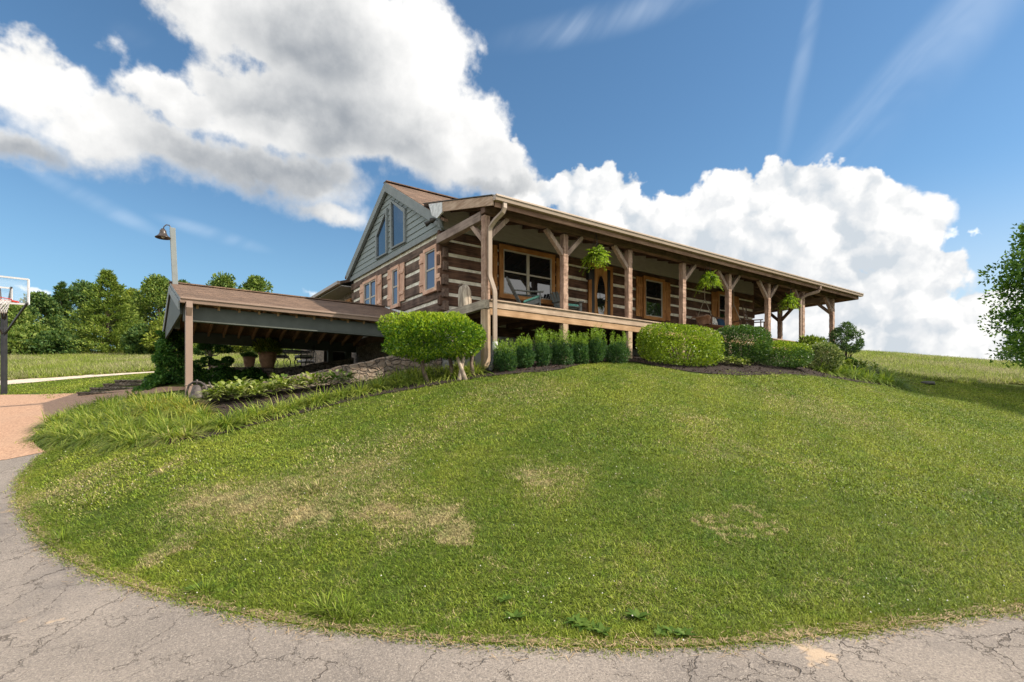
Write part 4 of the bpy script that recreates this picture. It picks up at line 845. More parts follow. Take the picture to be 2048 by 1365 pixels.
st = empty('stone_steps', at(225, 790, 17), 'short flight of dark rough stone steps at the back of the driveway', 'steps')
for i, (xa, xb, yt, dd, th) in enumerate([(156, 300, 784, 15.7, .30), (180, 306, 775, 16.3, .3), (208, 312, 767.5, 16.9, .3), (229, 320, 760.5, 17.5, .3), (292, 345, 755.5, 18.1, .3)]):
    b = MB(); pa, pb = at(xa, yt, dd), at(xb, yt, dd); fwd = FW*1.0
    n = 9; V = []
    for k in range(n+1):
        p = pa+(pb-pa)*k/n+FW*random.uniform(-.04, .04); z = p[2]+random.uniform(-.012, .012); q = p+FW*.9
        V += [(p[0], p[1], z-th), (p[0], p[1], z-.045), (p[0]-FW[0]*.04, p[1]-FW[1]*.04, z-.04), (p[0]-FW[0]*.04, p[1]-FW[1]*.04, z), (q[0], q[1], z), (q[0], q[1], z-th)]
    b.add(V, [(k*6+j, (k+1)*6+j, (k+1)*6+j+1, k*6+j+1) for k in range(n) for j in range(5)]+[tuple(range(6)), tuple(range(n*6, n*6+6))[::-1]])
    b.build('tread', STONE, st, loc=-st.location)
# ------------------------------------------------------------------ plants
BX_L = leafmat('boxwood_bright', ((0.061, 0.115, 0.011), (0.162, 0.250, 0.019), (0.324, 0.405, 0.041)), .3, .38, .4, 1.2)
BX_T = leafmat('holly_bright', ((0.033, 0.090, 0.009), (0.098, 0.203, 0.015), (0.300, 0.405, 0.027)), .28, .32, .5, 1.4)
BX_LIT = leafmat('boxwood_lit_top', ((0.150, 0.237, 0.015), (0.250, 0.338, 0.025), (0.375, 0.450, 0.050)), .4, .4, .4, 1.5)
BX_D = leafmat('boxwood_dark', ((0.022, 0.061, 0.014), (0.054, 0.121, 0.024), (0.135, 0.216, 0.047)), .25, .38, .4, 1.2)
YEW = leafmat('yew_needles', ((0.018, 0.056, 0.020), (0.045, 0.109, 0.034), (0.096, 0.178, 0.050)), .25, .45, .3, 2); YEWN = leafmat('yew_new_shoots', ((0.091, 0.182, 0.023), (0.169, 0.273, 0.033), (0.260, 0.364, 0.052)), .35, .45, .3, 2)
VAR = leafmat('variegated_leaf', ((0.052, 0.103, 0.023), (0.138, 0.196, 0.057), (0.414, 0.437, 0.230)), .3, .45, .3, 3)
HOSTA = leafmat('hosta_leaf', ((.06, .115, .018), (.19, .24, .04), (.44, .46, .20)), .35, .45, .35, 3); HOSTAG = leafmat('hosta_leaf_green', ((.04, .09, .016), (.10, .16, .03), (.28, .33, .13)), .3, .45, .35, 3)
DAYL = leafmat('daylily_leaf', ((0.076, 0.137, 0.020), (0.189, 0.259, 0.036), (0.378, 0.403, 0.094)), .38, .45, .3, 1.2); DAYY = leafmat('yellowing_daylily_leaf', ((.13, .16, .02), (.30, .29, .05), (.46, .36, .10)), .38, .5, .3, 1.2)
DAYD = leafmat('dry_daylily_leaf', ((.11, .14, .03), (.34, .29, .14), (.52, .42, .24)), .3, .6, .2, 1.2); LIRI = leafmat('liriope_leaf', ((0.069, 0.131, 0.020), (0.150, 0.225, 0.031), (0.288, 0.338, 0.075)), .3, .5, .25, 2)
IVY = leafmat('ivy_leaf', ((0.022, 0.072, 0.018), (0.050, 0.134, 0.027), (0.123, 0.246, 0.045)), .2, .4, .35, 2); FERN = leafmat('fern_frond', ((0.072, 0.144, 0.014), (0.192, 0.300, 0.026), (0.360, 0.456, 0.060)), .45, .45, .3, 2)
BARK = M('bark', (.17, .125, .09), (.07, .05, .038), .95, 14, (1, 1, .25), bs=30, bst=.8); BARKP = M('pale_bark', (.42, .34, .26), (.22, .17, .13), .9, 12, (1, 1, .3), bs=30, bst=.6)
def shell(n, c, r, p=2.6, depth=.3, bump_=.07, zmin=-1.0, seed=0):
    d = rdir(int(n*1.6)); d = d[d[:, 2] > zmin][:n]; rad = (np.abs(d)**p).sum(1)**(-1/p)
    q = np.random.default_rng(seed+11); k = q.normal(size=(7, 3))*3.2; ph = q.uniform(0, 6, 7)
    rad = rad*(1+bump_*np.sin(d@k.T+ph).sum(1)/2.2)
    rad = rad*(1-depth*rng.uniform(0, 1, len(d))**2)
    return np.asarray(c)+d*rad[:, None]*np.asarray(r), d
def bush(name, c, r, n, L, Wd, m, label, cat='bush', group=None, p=2.6, depth=.32, bump_=.07, top=None, stems=4, zmin=-1.0, seed=0, ground=None, outward=.9):
    """clipped shrub: leaves through the outer part of a rounded body, on a few stems"""
    c = np.array(c, float); base = (c[0], c[1], ground if ground is not None else h1(c[0], c[1])); e = empty(name, base, label, cat, group)
    P_, d = shell(n, c-np.array(base), r, p, depth, bump_, zmin, seed)
    D = d*outward+np.array([0, 0, .35]); V, Fq = leaves(P_, L, Wd, D, .9); mi = None; mats = [m]
    if top is not None:
        z = (P_[:, 2]-(c-np.array(base))[2])/r[2]; mi = (z+rng.normal(0, .14, len(z)) > top[1]).astype(int); mats = [m, top[0]]
    np_mesh('foliage', V, Fq, mats, e, midx=mi)
    b = MB()
    for k in range(stems):
        a = 2*math.pi*k/stems+.4; q = .42; p0 = (math.cos(a)*r[0]*.18, math.sin(a)*r[1]*.18, -.06); zc = (c-np.array(base))[2]
        b.tube([p0, (math.cos(a)*r[0]*.28, math.sin(a)*r[1]*.28, zc*.5), (math.cos(a)*r[0]*q, math.sin(a)*r[1]*q, zc)], [.03, .025, .012], 6)
    b.build('stem', BARK, e, loc=(0, 0, 0)); return e
def bushY(name, px0, px1, ytop, Y, ry, n, L, Wd, m, label, sink=.0, **kw):
    pm = (px0+px1)/2; c_ = onY(pm, 700, Y); d_ = (c_-CAM)@FW; hl = (px1-px0)/2*d_/F; ry = min(ry, hl*1.25); rx = math.sqrt(max(hl*hl-(.577*ry)**2, (.35*hl)**2))/.8165
    zt = onY(pm, ytop, Y)[2]; zg = h1(c_[0], Y); zc = (zt+zg-sink)/2
    return bush(name, (c_[0], Y, zc), (rx, ry, (zt-zg+sink)/2), n, L, Wd, m, label, ground=zg, **kw)
# big clipped bush on several trunks beside the downspout
c = at(867, 675, 12.25); g = h1(c[0], c[1]); e = empty('multi_trunk_bush', (c[0], c[1], g), 'large bright green bush clipped flat on top, on several bare trunks by the downspout', 'bush')
cl = c-np.array([c[0], c[1], g]); a = R_(-35); rot = np.array([[math.cos(a), -math.sin(a), 0], [math.sin(a), math.cos(a), 0], [0, 0, 1]])
P_, d = shell(15000, (0, 0, 0), (.97, .80, .475), 2.9, .36, .11, seed=3); D = d*.9+np.array([0, 0, .45]); P2 = P_@rot.T+cl; V, Fq = leaves(P2, .070, .036, D@rot.T, .9)
np_mesh('foliage', V, Fq, [BX_T, BX_LIT], e, midx=((P_[:, 2]/.475+rng.normal(0, .22, len(P_)) > .52)).astype(int))  # sunlit top put into the colour: lighter leaves above, darker below
for (bx, by), (tx, ty) in zip(((857, 752), (905, 742), (918, 744), (933, 742), (948, 742)), ((845, 700), (890, 690), (930, 695), (905, 690), (945, 700))):
    p0 = at(bx, by, 12.1+random.uniform(-.2, .3)); p0[2] = h1(p0[0], p0[1])-.05; p1 = at(tx, ty, 12.3+random.uniform(-.2, .2)); o_ = np.array(e.location); mid = (p0+p1)/2+np.array([random.uniform(-.06, .06), random.uniform(-.05, .05), 0])
    b = MB(); b.tube([p0-o_, mid-o_, p1-o_, p1-o_+np.array([0, 0, .3])], [.055, .042, .035, .02], 8); b.build('trunk', BARKP if random.random() < .4 else BARK, e, loc=(0, 0, 0))
# seven upright yews along the porch
yews = [(989, 1032, 679, 'first and roundest'), (1030, 1067, 670, 'second'), (1068, 1100, 657, 'third and slim'), (1102, 1144, 660, 'fourth, right in front of a deck post,'), (1143, 1176, 666, 'fifth and short'), (1177, 1207, 653, 'sixth, narrowest and tallest'), (1209, 1255, 664, 'seventh and widest')]
for i, (a0, a1, tp, wd) in enumerate(yews):
    Y = -.62; x0_, x1_ = onY(a0, 700, Y)[0], onY(a1, 700, Y)[0]; xc, rx = (x0_+x1_)/2, (x1_-x0_)/2*.90; zg = h1(xc, Y); H = onY((a0+a1)/2, tp, Y)[2]-zg
    e = empty('yew_shrub', (xc, Y, zg), f'{wd} dark upright yew counting from the downspout', 'shrub', 'yew shrubs along the front of the porch'); hb = H*.60
    P_, d = shell(2600, (0, 0, hb*.52), (rx*.84, rx*.84, hb*.54), 2.1, .5, .14, seed=20+i); V1 = leaves(P_, .065, .018, d*.6+np.array([0, 0, .6]), .7)
    bs_, Ls = [], []; sh = []
    for k in range(34):
        a = random.uniform(0, 6.28); rr = rx*.86*math.sqrt(random.random()); z0 = hb*.45; z1 = H*random.uniform(.80, 1.1)*(1-.16*rr/rx); q = np.array([math.cos(a)*rr, math.sin(a)*rr, z0]); q1 = np.array([q[0]*1.12, q[1]*1.12, z1])
        t = rng.uniform(0, 1, 60)[:, None]; sh.append(q*(1-t)+q1*t+rng.normal(0, .016, (60, 3)))
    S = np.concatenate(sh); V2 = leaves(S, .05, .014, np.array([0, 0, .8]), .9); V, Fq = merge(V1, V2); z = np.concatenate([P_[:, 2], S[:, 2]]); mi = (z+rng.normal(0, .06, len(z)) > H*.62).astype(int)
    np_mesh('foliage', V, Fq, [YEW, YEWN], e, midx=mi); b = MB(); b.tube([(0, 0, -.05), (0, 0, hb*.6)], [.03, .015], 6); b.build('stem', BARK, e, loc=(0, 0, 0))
bushY('boxwood_hedge', 1273, 1452, 655, -.95, .62, 13000, .060, .034, BX_L, 'long light yellow-green clipped hedge in front of the porch swing', p=3.6, seed=1, bump_=.04, stems=6)
bushY('round_shrub', 1432, 1529, 653, -.85, .85, 9000, .065, .036, BX_D, 'rounded dark green shrub standing directly right of the light green hedge', p=2.5, seed=2, bump_=.05)
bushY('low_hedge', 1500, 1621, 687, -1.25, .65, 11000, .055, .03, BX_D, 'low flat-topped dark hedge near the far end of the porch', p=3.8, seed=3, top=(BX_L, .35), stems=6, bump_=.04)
bushY('variegated_shrub', 1616, 1671, 689, -1.15, .62, 6000, .075, .04, VAR, 'pale variegated rounded shrub at the end of the dark low hedge', p=2.4, seed=4)
bushY('leafy_shrub', 1588, 1652, 675, .0-.35, .4, 1500, .15, .06, leafmat('big_leaf', ((.05, .10, .015), (.14, .2, .03), (.26, .32, .07)), .3), 'broad-leaved green shrub peeping over the hedge by the last posts', p=2.2, seed=5, bump_=.15)
bushY('ball_shrub', 1690, 1710, 716, -1.1, .38, 2500, .05, .03, BX_D, 'small dark ball-shaped shrub under the little tree', p=2.0, seed=6)
def clump(n, L, W_, m, spread, droop, base=.08, seg=5, name='leaves'):
    a = rng.uniform(0, 2*np.pi, n); r = base*np.sqrt(rng.uniform(0, 1, n)); B = np.c_[np.cos(a)*r, np.sin(a)*r, np.full(n, -.02)]
    el = rng.uniform(.0, 1, n)**.55*spread; D = np.c_[np.cos(a)*np.sin(el), np.sin(a)*np.sin(el), np.cos(el)]+rng.normal(0, .12, (n, 3)); Ls = L*rng.uniform(.65, 1.1, n)
    V, Fq = ribbons(B, D, Ls, W_*rng.uniform(.8, 1.2, n), droop*(.3+el/spread)*rng.uniform(.7, 1.2, n), seg=seg, waist=.7); return V, Fq
def clump_proto(name, n, L, W_, m, spread, droop, base):
    V, Fq = clump(n, L, W_, m, spread, droop, base); o = np_mesh(name, V, Fq, m); COL.objects.unlink(o); return o
def put(protos, name, pts, label, cat, group, sc=(.85, 1.15), lean=0):
    for x, y in pts:
        p = random.choice(protos); o = p.copy(); o.name = name; COL.objects.link(o); n = Vector(nrm(np.array([x]), np.array([y]))[0]); q = Vector((0, 0, 1)).lerp(n, .6).to_track_quat('Z', 'Y') @ Euler((0, 0, random.uniform(0, 6.28))).to_quaternion()
        o.location = (x, y, h1(x, y)+.02); o.rotation_euler = q.to_euler(); o.scale = (random.uniform(*sc),)*3; lb = label if isinstance(label, str) else random.choice(label); tag(o, lb, cat, group)
dl1 = [clump_proto('daylily', 140, .52, .016, DAYL, 1.25, .95, .13) for _ in range(4)]; dly = [clump_proto('daylily', 90, .48, .021, DAYY, 1.3, .75, .12) for _ in range(3)]; dld = [clump_proto('daylily', 120, .42, .015, DAYD, 1.4, .85, .14) for _ in range(2)]
row = resample([hit(x, y) for x, y in [(430, 862), (480, 846), (530, 833), (590, 817), (650, 803), (700, 790), (760, 779), (830, 765), (900, 755), (955, 748)]], 36)
put(dl1, 'daylily', [p+rng.normal(0, .06, 2) for p in row], 'arching green daylily clump in the row edging the lawn below the stone wall', 'daylily', 'daylilies edging the lawn', (.8, 1.08))
row2 = resample([hit(x, y) for x, y in [(770, 768), (850, 750), (945, 742)]], 13)
put(dl1, 'daylily', [p+rng.normal(0, .06, 2) for p in row2], 'green daylily clump at the foot of the large clipped bush', 'daylily', 'daylilies under the clipped bush', (.8, 1.05))
MASS = [hit(*p)[:2] for p in [(82, 878), (105, 850), (150, 826), (200, 810), (290, 800), (372, 806), (400, 830), (420, 848), (420, 868), (370, 884), (300, 893), (200, 889)]]
mp = np.array(MASS); g = np.stack(np.meshgrid(np.arange(mp[:, 0].min(), mp[:, 0].max(), .31), np.arange(mp[:, 1].min(), mp[:, 1].max(), .31)), -1).reshape(-1, 2); g = g+rng.uniform(-.13, .13, g.shape); g = g[inpoly(g[:, 0], g[:, 1], mp)]
put(dl1, 'daylily', g, 'green daylily clump in the dense mass beside the driveway', 'daylily', 'daylilies massed beside the driveway', (.72, 1.02))
put(dld, 'daylily', [hit(*p)[:2] for p in [(335, 884), (352, 880), (372, 876)]], 'straw-coloured withered daylily clump at the lawn edge', 'daylily', 'withered daylilies', (.7, .95))
put(dly, 'daylily', [hit(*p)[:2] for p in [(285, 812), (312, 816), (338, 813), (362, 818), (384, 822), (398, 833), (300, 826), (345, 828)]], 'yellowing daylily clump between the carport post and the green mass', 'daylily', 'yellowing daylilies', (.8, 1.1))
def hosta(m, n=105, L=.17):
    a = rng.uniform(0, 2*np.pi, n); el = rng.uniform(.25, 1.25, n); D = np.c_[np.cos(a)*np.sin(el), np.sin(a)*np.sin(el), np.cos(el)]; t = rng.uniform(.08, .32, n)[:, None]
    B = D*t+np.array([0, 0, .04]); V, Fq = ribbons(B, D+np.array([0, 0, -.15]), L*rng.uniform(.7, 1.1, n),   .062*rng.uniform(.8, 1.2, n), .45, seg=4, waist=.45); o = np_mesh('hosta', V, Fq, m); COL.objects.unlink(o); return o
hs1 = [hosta(HOSTA) for _ in range(3)]; hs2 = [hosta(HOSTAG) for _ in range(2)]
put(hs1, 'hosta', [hit(*p)[:2] for p in [(430, 809), (458, 805), (488, 803), (515, 800), (545, 793), (572, 789), (600, 784), (625, 780), (445, 795), (480, 792), (520, 787), (560, 780)]], 'pale variegated hosta clump in the row in front of the low stone wall', 'hosta', 'variegated hostas by the stone wall', (.8, 1.15))
put(hs2, 'hosta', [hit(*p)[:2] for p in [(650, 776), (672, 773), (697, 769), (720, 764), (738, 760)]], 'greener hosta clump at the uphill end of the hosta row', 'hosta', 'green hostas by the stone wall', (.7, 1.0))
put(hs1, 'hosta', [hit(*p)[:2] for p in [(1435, 731), (1462, 733), (1485, 735)]], 'yellow-white variegated hosta below the rounded dark shrub', 'hosta', 'hostas below the porch shrubs', (.8, 1.05))
put(hs1, 'hosta', [hit(*p)[:2] for p in [(1598, 741), (1668, 735), (1690, 737), (1722, 742), (1745, 746)]], 'yellowish hosta behind the grassy border near the small tree', 'hosta', 'hostas near the small tree', (.9, 1.3))
lr = [clump_proto('liriope', 130, .52, .016, LIRI, 1.2, .8, .14) for _ in range(3)]
put(lr, 'liriope', np.vstack([resample([hit(x, y) for x, y in [(1640, 744), (1690, 752), (1740, 762), (1786, 771)]], 9), resample([hit(x, y) for x, y in [(1665, 741), (1715, 749), (1780, 763)]], 8)])+rng.normal(0, .1, (17, 2)), 'dark grassy tuft in the border at the far right end of the bed', 'grass tuft', 'grassy tufts at the right end of the bed', (1.2, 1.7))
# broad-leaved weeds in the near edge of the lawn
wd_ = []
for q in range(2):
    n = 16; a = rng.uniform(0, 6.28, n); D = np.c_[np.cos(a), np.sin(a), rng.uniform(.25, .9, n)]; V, Fq = ribbons(np.zeros((n, 3)), D, rng.uniform(.07, .13, n), .055, .2, seg=3, waist=.3); o = np_mesh('weed', V, Fq, leafmat('weed_leaf', ((0.044, 0.092, 0.014), (0.081, 0.141, 0.022), (0.132, 0.196, 0.037)), .3)); COL.objects.unlink(o); wd_.append(o)
put(wd_, 'weed', [hit(*p)[:2] for p in [(1165, 1258), (1185, 1262), (1150, 1250), (1205, 1270), (1010, 1205), (1030, 1240), (1320, 1272), (1345, 1270), (1370, 1276), (1275, 1240), (390, 1182)]], 'broad-leaved green weed growing in the lawn near the road edge', 'weed', 'weeds along the road edge', (.5, .85))
tf_ = [clump_proto('grass_tuft', 60, .20, .006, gm, .8, .4, .06) for _ in range(2)]
put(tf_, 'grass_tuft', [hit(*p)[:2] for p in [(650, 1225), (675, 1235), (700, 1240), (690, 1222), (600, 978), (625, 985), (640, 975), (180, 1010), (410, 1188), (120, 1085)]], 'longer unmown tuft of grass standing out of the lawn', 'grass tuft', 'unmown tufts in the lawn', (.8, 1.2))
# ivy
def ivy(name, n, pos, label, L=.085, outd=None):
    o_ = pos.mean(0); o_[2] = pos[:, 2].min(); D = outd if outd is not None else None; V, Fq = leaves(pos-o_, L, L*.95, D, .8); return tag(np_mesh(name, V, Fq, IVY, loc=tuple(o_)), label, 'ivy')
n = 5200; a = rng.uniform(0, 6.28, n); z = rng.uniform(0, 1, n); r = (.42-.10*z+.07*np.sin(a*3+z*9)+.05*np.sin(z*23+a))*rng.uniform(.75, 1, n); zg = h1(-5.85, 9.06)
ivy('ivy_column', n, np.c_[-5.88+np.cos(a)*r, 9.0+np.sin(a)*r, zg+z*(4.0-zg)], 'dark ivy wrapped thickly round the rear carport post', outd=np.c_[np.cos(a), np.sin(a), -.5*np.ones(n)])
n = 7000; u = rng.uniform(0, 1, n); v = rng.uniform(0, 1, n); xw = -5.6+u*2.5; yb = 8.85-.35*np.sin(v*2.6)*rng.uniform(.6, 1, n)-.1*np.sin(u*21); zt = 2.93+.08*np.sin(u*17)-.25*np.clip((u-.8)/.2, 0, 1)
ivy('ivy_bank', n, np.c_[xw, yb, 1.95+v*(zt-1.95)], 'low dark ivy bank under the topiary, spilling over the patio wall', outd=np.c_[np.zeros(n), -np.ones(n), np.full(n, .1)])
n = 1800; u = rng.uniform(0, 1, n); w = rng.normal(0, .32, n); q = np.array([at(x, 770, 16.6) for x in 300+u*32]); gx = q[:, 0]+w*.6; gy = q[:, 1]+w
ivy('ivy_patch', n, np.c_[gx, gy, hz(gx, gy)+.32*np.exp(-(w/.4)**2)*rng.uniform(.2, 1, n)], 'small green ivy mound beside the top of the stone steps', outd=np.c_[np.zeros(n), -np.ones(n)*.6, np.ones(n)])
# cloud-pruned topiary
c = at(424, 744, 18.0); zt0 = max(h1(c[0], c[1]), 2.7); tp = empty('topiary_tree', (c[0], c[1], zt0), 'cloud-pruned topiary tree with dark rounded pads on pale branches', 'topiary tree'); o_ = np.array([c[0], c[1], zt0])
PADS = [(407, 704, 15, 8), (445, 700, 13, 7), (420, 688, 17, 6), (437, 687, 15, 5), (415, 721, 11, 6), (431, 726, 8, 5), (456, 721, 10, 6), (452, 727, 9, 6), (397, 729, 12, 7), (410, 695, 12, 6)]
tk = [at(424, 746, 18)-o_, at(419, 730, 18)-o_, at(422, 712, 18)-o_, at(417, 698, 18)-o_, at(424, 690, 18)-o_]; b = MB(); b.tube(tk, [.055, .05, .04, .035, .02], 8); b.build('trunk', BARKP, tp, loc=(0, 0, 0))
TOP = leafmat('topiary_needles', ((0.025, 0.095, 0.025), (0.063, 0.168, 0.042), (0.126, 0.252, 0.063)), .2, .5, .2, 4)
for k, (x, y, rx, ry) in enumerate(PADS):
    dd = 18+random.uniform(-.3, .3); p = at(x, y, dd)-o_; s = dd/F; P_, d = shell(1300, p, (rx*s, rx*s, ry*s), 2.0, .3, .05, -.75, k); V, Fq = leaves(P_, .05, .022, d, .7); pad = np_mesh('foliage_pad', V, Fq, TOP, tp)
    j = 2 if y > 715 else 3; q = tk[1] if y > 715 else tk[2]; b = MB(); m_ = (q+p)/2+np.array([0, 0, -.08]); b.tube([q, m_, p-np.array([0, 0, ry*s*.4])], [.026, .02, .014], 6); b.build('branch', BARKP, tp, loc=(0, 0, 0))
# pots
TERRA = M('terracotta', (.40, .235, .15), (.29, .165, .105), .85, 8, bs=30, bst=.2)
def pot(px, py, d, w, h, label, plants, big):
    p = at(px, py, d); p[2] = 3.01; e = empty('potted_plant', p, label, 'potted plant'); b = MB(); r = w/2
    b.lathe([(0, 0), (r*.62, 0), (r*.72, h*.12), (r*.90, h*.5), (r*.93, h*.74), (r*.9, h*.80), (r*1.0, h*.82), (r*1.02, h*.98), (r*.95, h), (r*.86, h*.97), (r*.84, h*.8), (0, h*.78)], n=28); b.build('pot', TERRA, e, loc=(0, 0, 0))
    P_, d_ = shell(plants, (0, 0, h*(1.18 if big else 1.02)), (r*(1.28 if big else 1.0), r*1.2, h*(.62 if big else .22)), 2.0, .7, .15, -.5, 9); V, Fq = leaves(P_, .12 if big else .10, .03, d_+np.array([0, 0, .7]), .5); np_mesh('foliage', V, Fq, BX_D if not big else DAYL, e)
pot(498.5, 735, 18.7, .40, .40, 'small terracotta pot of low greenery on the patio edge', 500, False); pot(535, 738, 18.5, .58, .52, 'large terracotta pot with a bushy green plant on the patio edge', 1600, True)
# iron table and chairs
p = at(585, 738, 20.2); p[2] = 3.01; e = empty('patio_table', p, 'round black wrought-iron table on the patio behind the carport', 'table'); b = MB(); b.lathe([(0, .70), (.62, .70), (.63, .715), (.62, .73), (0, .73)], n=32); b.build('tabletop', IRON, e, loc=(0, 0, 0))
for k in range(4):
    a = k*math.pi/2+.5; b = MB(); b.tube([(math.cos(a)*r, math.sin(a)*r, z) for r, z in ((.45, .69), (.22, .55), (.10, .38), (.12, .2), (.28, .04), (.36, .01), (.38, .03))], .014, 6); b.build('leg', IRON, e, loc=(0, 0, 0))
CUSH = M('pale_cushion', (.55, .54, .52), (.42, .41, .39), .9, 20)
def iron_chair(px, py, d, rz, label):
    p = at(px, py, d); p[2] = 3.01; e = empty('patio_chair', p, label, 'chair', 'wrought-iron chairs round the patio table', rz)
    b = MB(); b.box(-.24, .24, -.24, .24, .40, .42); b.build('seat', IRON, e, loc=(0, 0, 0)); b = MB(); b.box(-.23, .23, -.23, .23, .424, .50); b.build('cushion', CUSH, e, .03, loc=(0, 0, 0))
    for sx in (-1, 1):
        for sy in (-1, 1): b = MB(); b.tube([(sx*.22, sy*.22, .40), (sx*.15, sy*.13, .25), (sx*.22, sy*.2, .10), (sx*.25, sy*.27, .0)], .011, 6); b.build('leg', IRON, e, loc=(0, 0, 0))
        b = MB(); b.tube([(sx*.23, -.2, .41), (sx*.27, -.2, .62), (sx*.27, .12, .64), (sx*.23, .25, .60)], .011, 6); b.build('armrest', IRON, e, loc=(0, 0, 0))
    b = MB(); b.tube([(-.23, .24, .41), (-.23, .28, .72), (-.13, .31, .86), (.13, .31, .86), (.23, .28, .72), (.23, .24, .41)], .012, 6); [b.tube([(x, .25, .42), (x, .305, .85)], .007, 5) for x in (-.12, -.04, .04, .12)]; b.build('backrest', IRON, e, loc=(0, 0, 0))
iron_chair(561, 741, 19.2, R_(60), 'wrought-iron patio chair with a pale cushion nearest the big pot'); iron_chair(607, 741, 19.3, R_(-80), 'wrought-iron patio chair with a pale cushion on the house side of the table'); iron_chair(612, 736, 21.2, R_(-150), 'wrought-iron patio chair behind the table, farthest from the driveway')
# iron farm bell, block and rock
p = at(394, 803, 11.6); p[2] = h1(p[0], p[1]); e = empty('dinner_bell', p, 'old cast-iron farm bell on its yoke at the foot of the carport post', 'bell', rz=-.6)
CAST = M('cast_iron', (.10, .082, .072), (.045, .036, .032), .6, 18, spec=.4, bs=60, bst=.3)
b = MB(); b.lathe([(.0, .34), (.05, .335), (.085, .30), (.10, .24), (.12, .16), (.155, .09), (.175, .06), (.165, .055), (.13, .1), (.0, .28)], n=24); b.build('bell', CAST, e, loc=(0, 0, 0))
b = MB(); b.tube([(-.21, 0, .0), (-.21, 0, .2), (-.17, 0, .33), (-.07, 0, .40), (.07, 0, .40), (.17, 0, .33), (.21, 0, .2), (.24, 0, .05)], .022, 8); b.tube([(-.05, .06, .38), (.12, .06, .37), (.20, .06, .25), (.26, .06, .04)], .018, 8); b.tube([(0, 0, .33), (0, 0, .45)], .02, 8); b.build('yoke', CAST, e, loc=(0, 0, 0))
b = MB(); b.tube([(.30, .02, .1), (.30, .02, .28), (.24, .02, .40)], .016, 6); b.build('lever', CAST, e, loc=(0, 0, 0))
def rock(name, p, s, m, label, cat='stone', seed=1, lift=.3):
    bm = bmesh.new(); bmesh.ops.create_icosphere(bm, subdivisions=3, radius=1); q = random.Random(seed); k = [Vector((q.gauss(0, 1), q.gauss(0, 1), q.gauss(0, 1)))*2 for _ in range(5)]
    for v in bm.verts:
        f = 1+sum(.07*math.sin(v.co.dot(w)+i) for i, w in enumerate(k)); c = v.co*f; c = Vector([math.copysign(abs(t)**.7, t) for t in c]); v.co = Vector((c.x*s[0], c.y*s[1], c.z*s[2]+s[2]*lift))
    me = bpy.data.meshes.new(name); bm.to_mesh(me); bm.free(); return tag(link_mesh(name, me, m, None, tuple(p)), label, cat)
p = at(418, 803, 11.9); p[2] = h1(p[0], p[1]); rock('stone_block', p, (.17, .13, .16), STONE, 'squared grey stone block right beside the iron bell', seed=3, lift=.7)
p = at(404, 813, 11.3); p[2] = h1(p[0], p[1]); rock('garden_rock', p, (.13, .10, .07), M('tan_rock', (.42, .31, .21), (.28, .2, .14), .9, 9, bs=20), 'small tan rock lying in front of the iron bell', seed=4)
p = hit(1857, 769, 15, 40); rock('lawn_stone', p, (.36, .2, .075), M('dark_rock', (.10, .095, .085), (.05, .048, .045), .9, 9, bs=20), 'flat dark stone lying alone on the mown lawn at right', seed=6, lift=.6)
# ------------------------------------------------------------------ on the porch
DK = 4.222
GREYW = M('grey_painted_wood', (.15, .165, .16), (.105, .115, .112), .7, 9, (1, 1, 3), space='Object'); MINT = M('mint_fabric', (.17, .44, .36), (.12, .34, .28), .9, 12, space='Object')
def adirondack(px, Y, rz, label, cl):
    x = onY(px, 600, Y)[0]; e = empty('adirondack_chair', (x, Y, DK), label, 'chair', None, rz)
    for s in (-1, 1):
        b = MB(); b.box(s*.27-.045, s*.27+.045, -.36, -.33, 0, .55); b.build('front_leg', GREYW, e, .004, loc=(0, 0, 0))
        b = MB(); b.beam((s*.25, -.33, .34), (s*.25, .5, .03), .03, .12); b.build('side_rail', GREYW, e, .004, loc=(0, 0, 0))
        b = MB(); b.prism([(s*.27-.07, -.44, .555), (s*.27+.07, -.44, .555), (s*.27+.08, -.1, .555), (s*.27+.03, .36, .60), (s*.27-.03, .36, .60), (s*.27-.07, -.1, .555)], (0, 0, .025)); b.build('armrest', GREYW, e, .004, loc=(0, 0, 0))
    b = MB()
    for k in range(6): t = k/5; b.beam((-.25, -.36+.1*k, .405-.037*k), (.25, -.36+.1*k, .405-.037*k), .085, .022)
    b.build('seat', GREYW, e, .003, loc=(0, 0, 0)); b = MB()
    for k in range(5):
        u = (k-2)*.105; tp_ = 1.0-.035*(k-2)**2; b.beam((u*.85, .14, .22), (u*1.15, .14+.42*tp_, .22+.80*tp_), .095, .02, up=(0, 1, 0))
    b.beam((-.25, .33, .60), (.25, .33, .60), .03, .07); b.build('backrest', GREYW, e, .006, loc=(0, 0, 0))
    c = MB(); c.add([(-.22, -.34, .43), (.22, -.34, .43), (.22, .1, .27), (-.22, .1, .27), (-.22, -.34, .50), (.22, -.34, .50), (.22, .1, .34), (-.22, .1, .34)], [(0, 3, 2, 1), (4, 5, 6, 7), (0, 1, 5, 4), (1, 2, 6, 5), (2, 3, 7, 6), (3, 0, 4, 7)])
    o = c.build('seat_cushion', MINT, None, .03, loc=(x, Y, DK)); o.rotation_euler = (0, 0, rz); tag(o, cl, 'cushion'); return e
adirondack(1053, 1.15, R_(58), 'grey Adirondack chair by the double window, turned sideways', 'mint green cushion on the sideways grey chair by the window')
adirondack(1133, 1.55, R_(-8), 'grey Adirondack chair facing outward behind a porch post', 'mint green cushion on the grey chair behind the porch post')
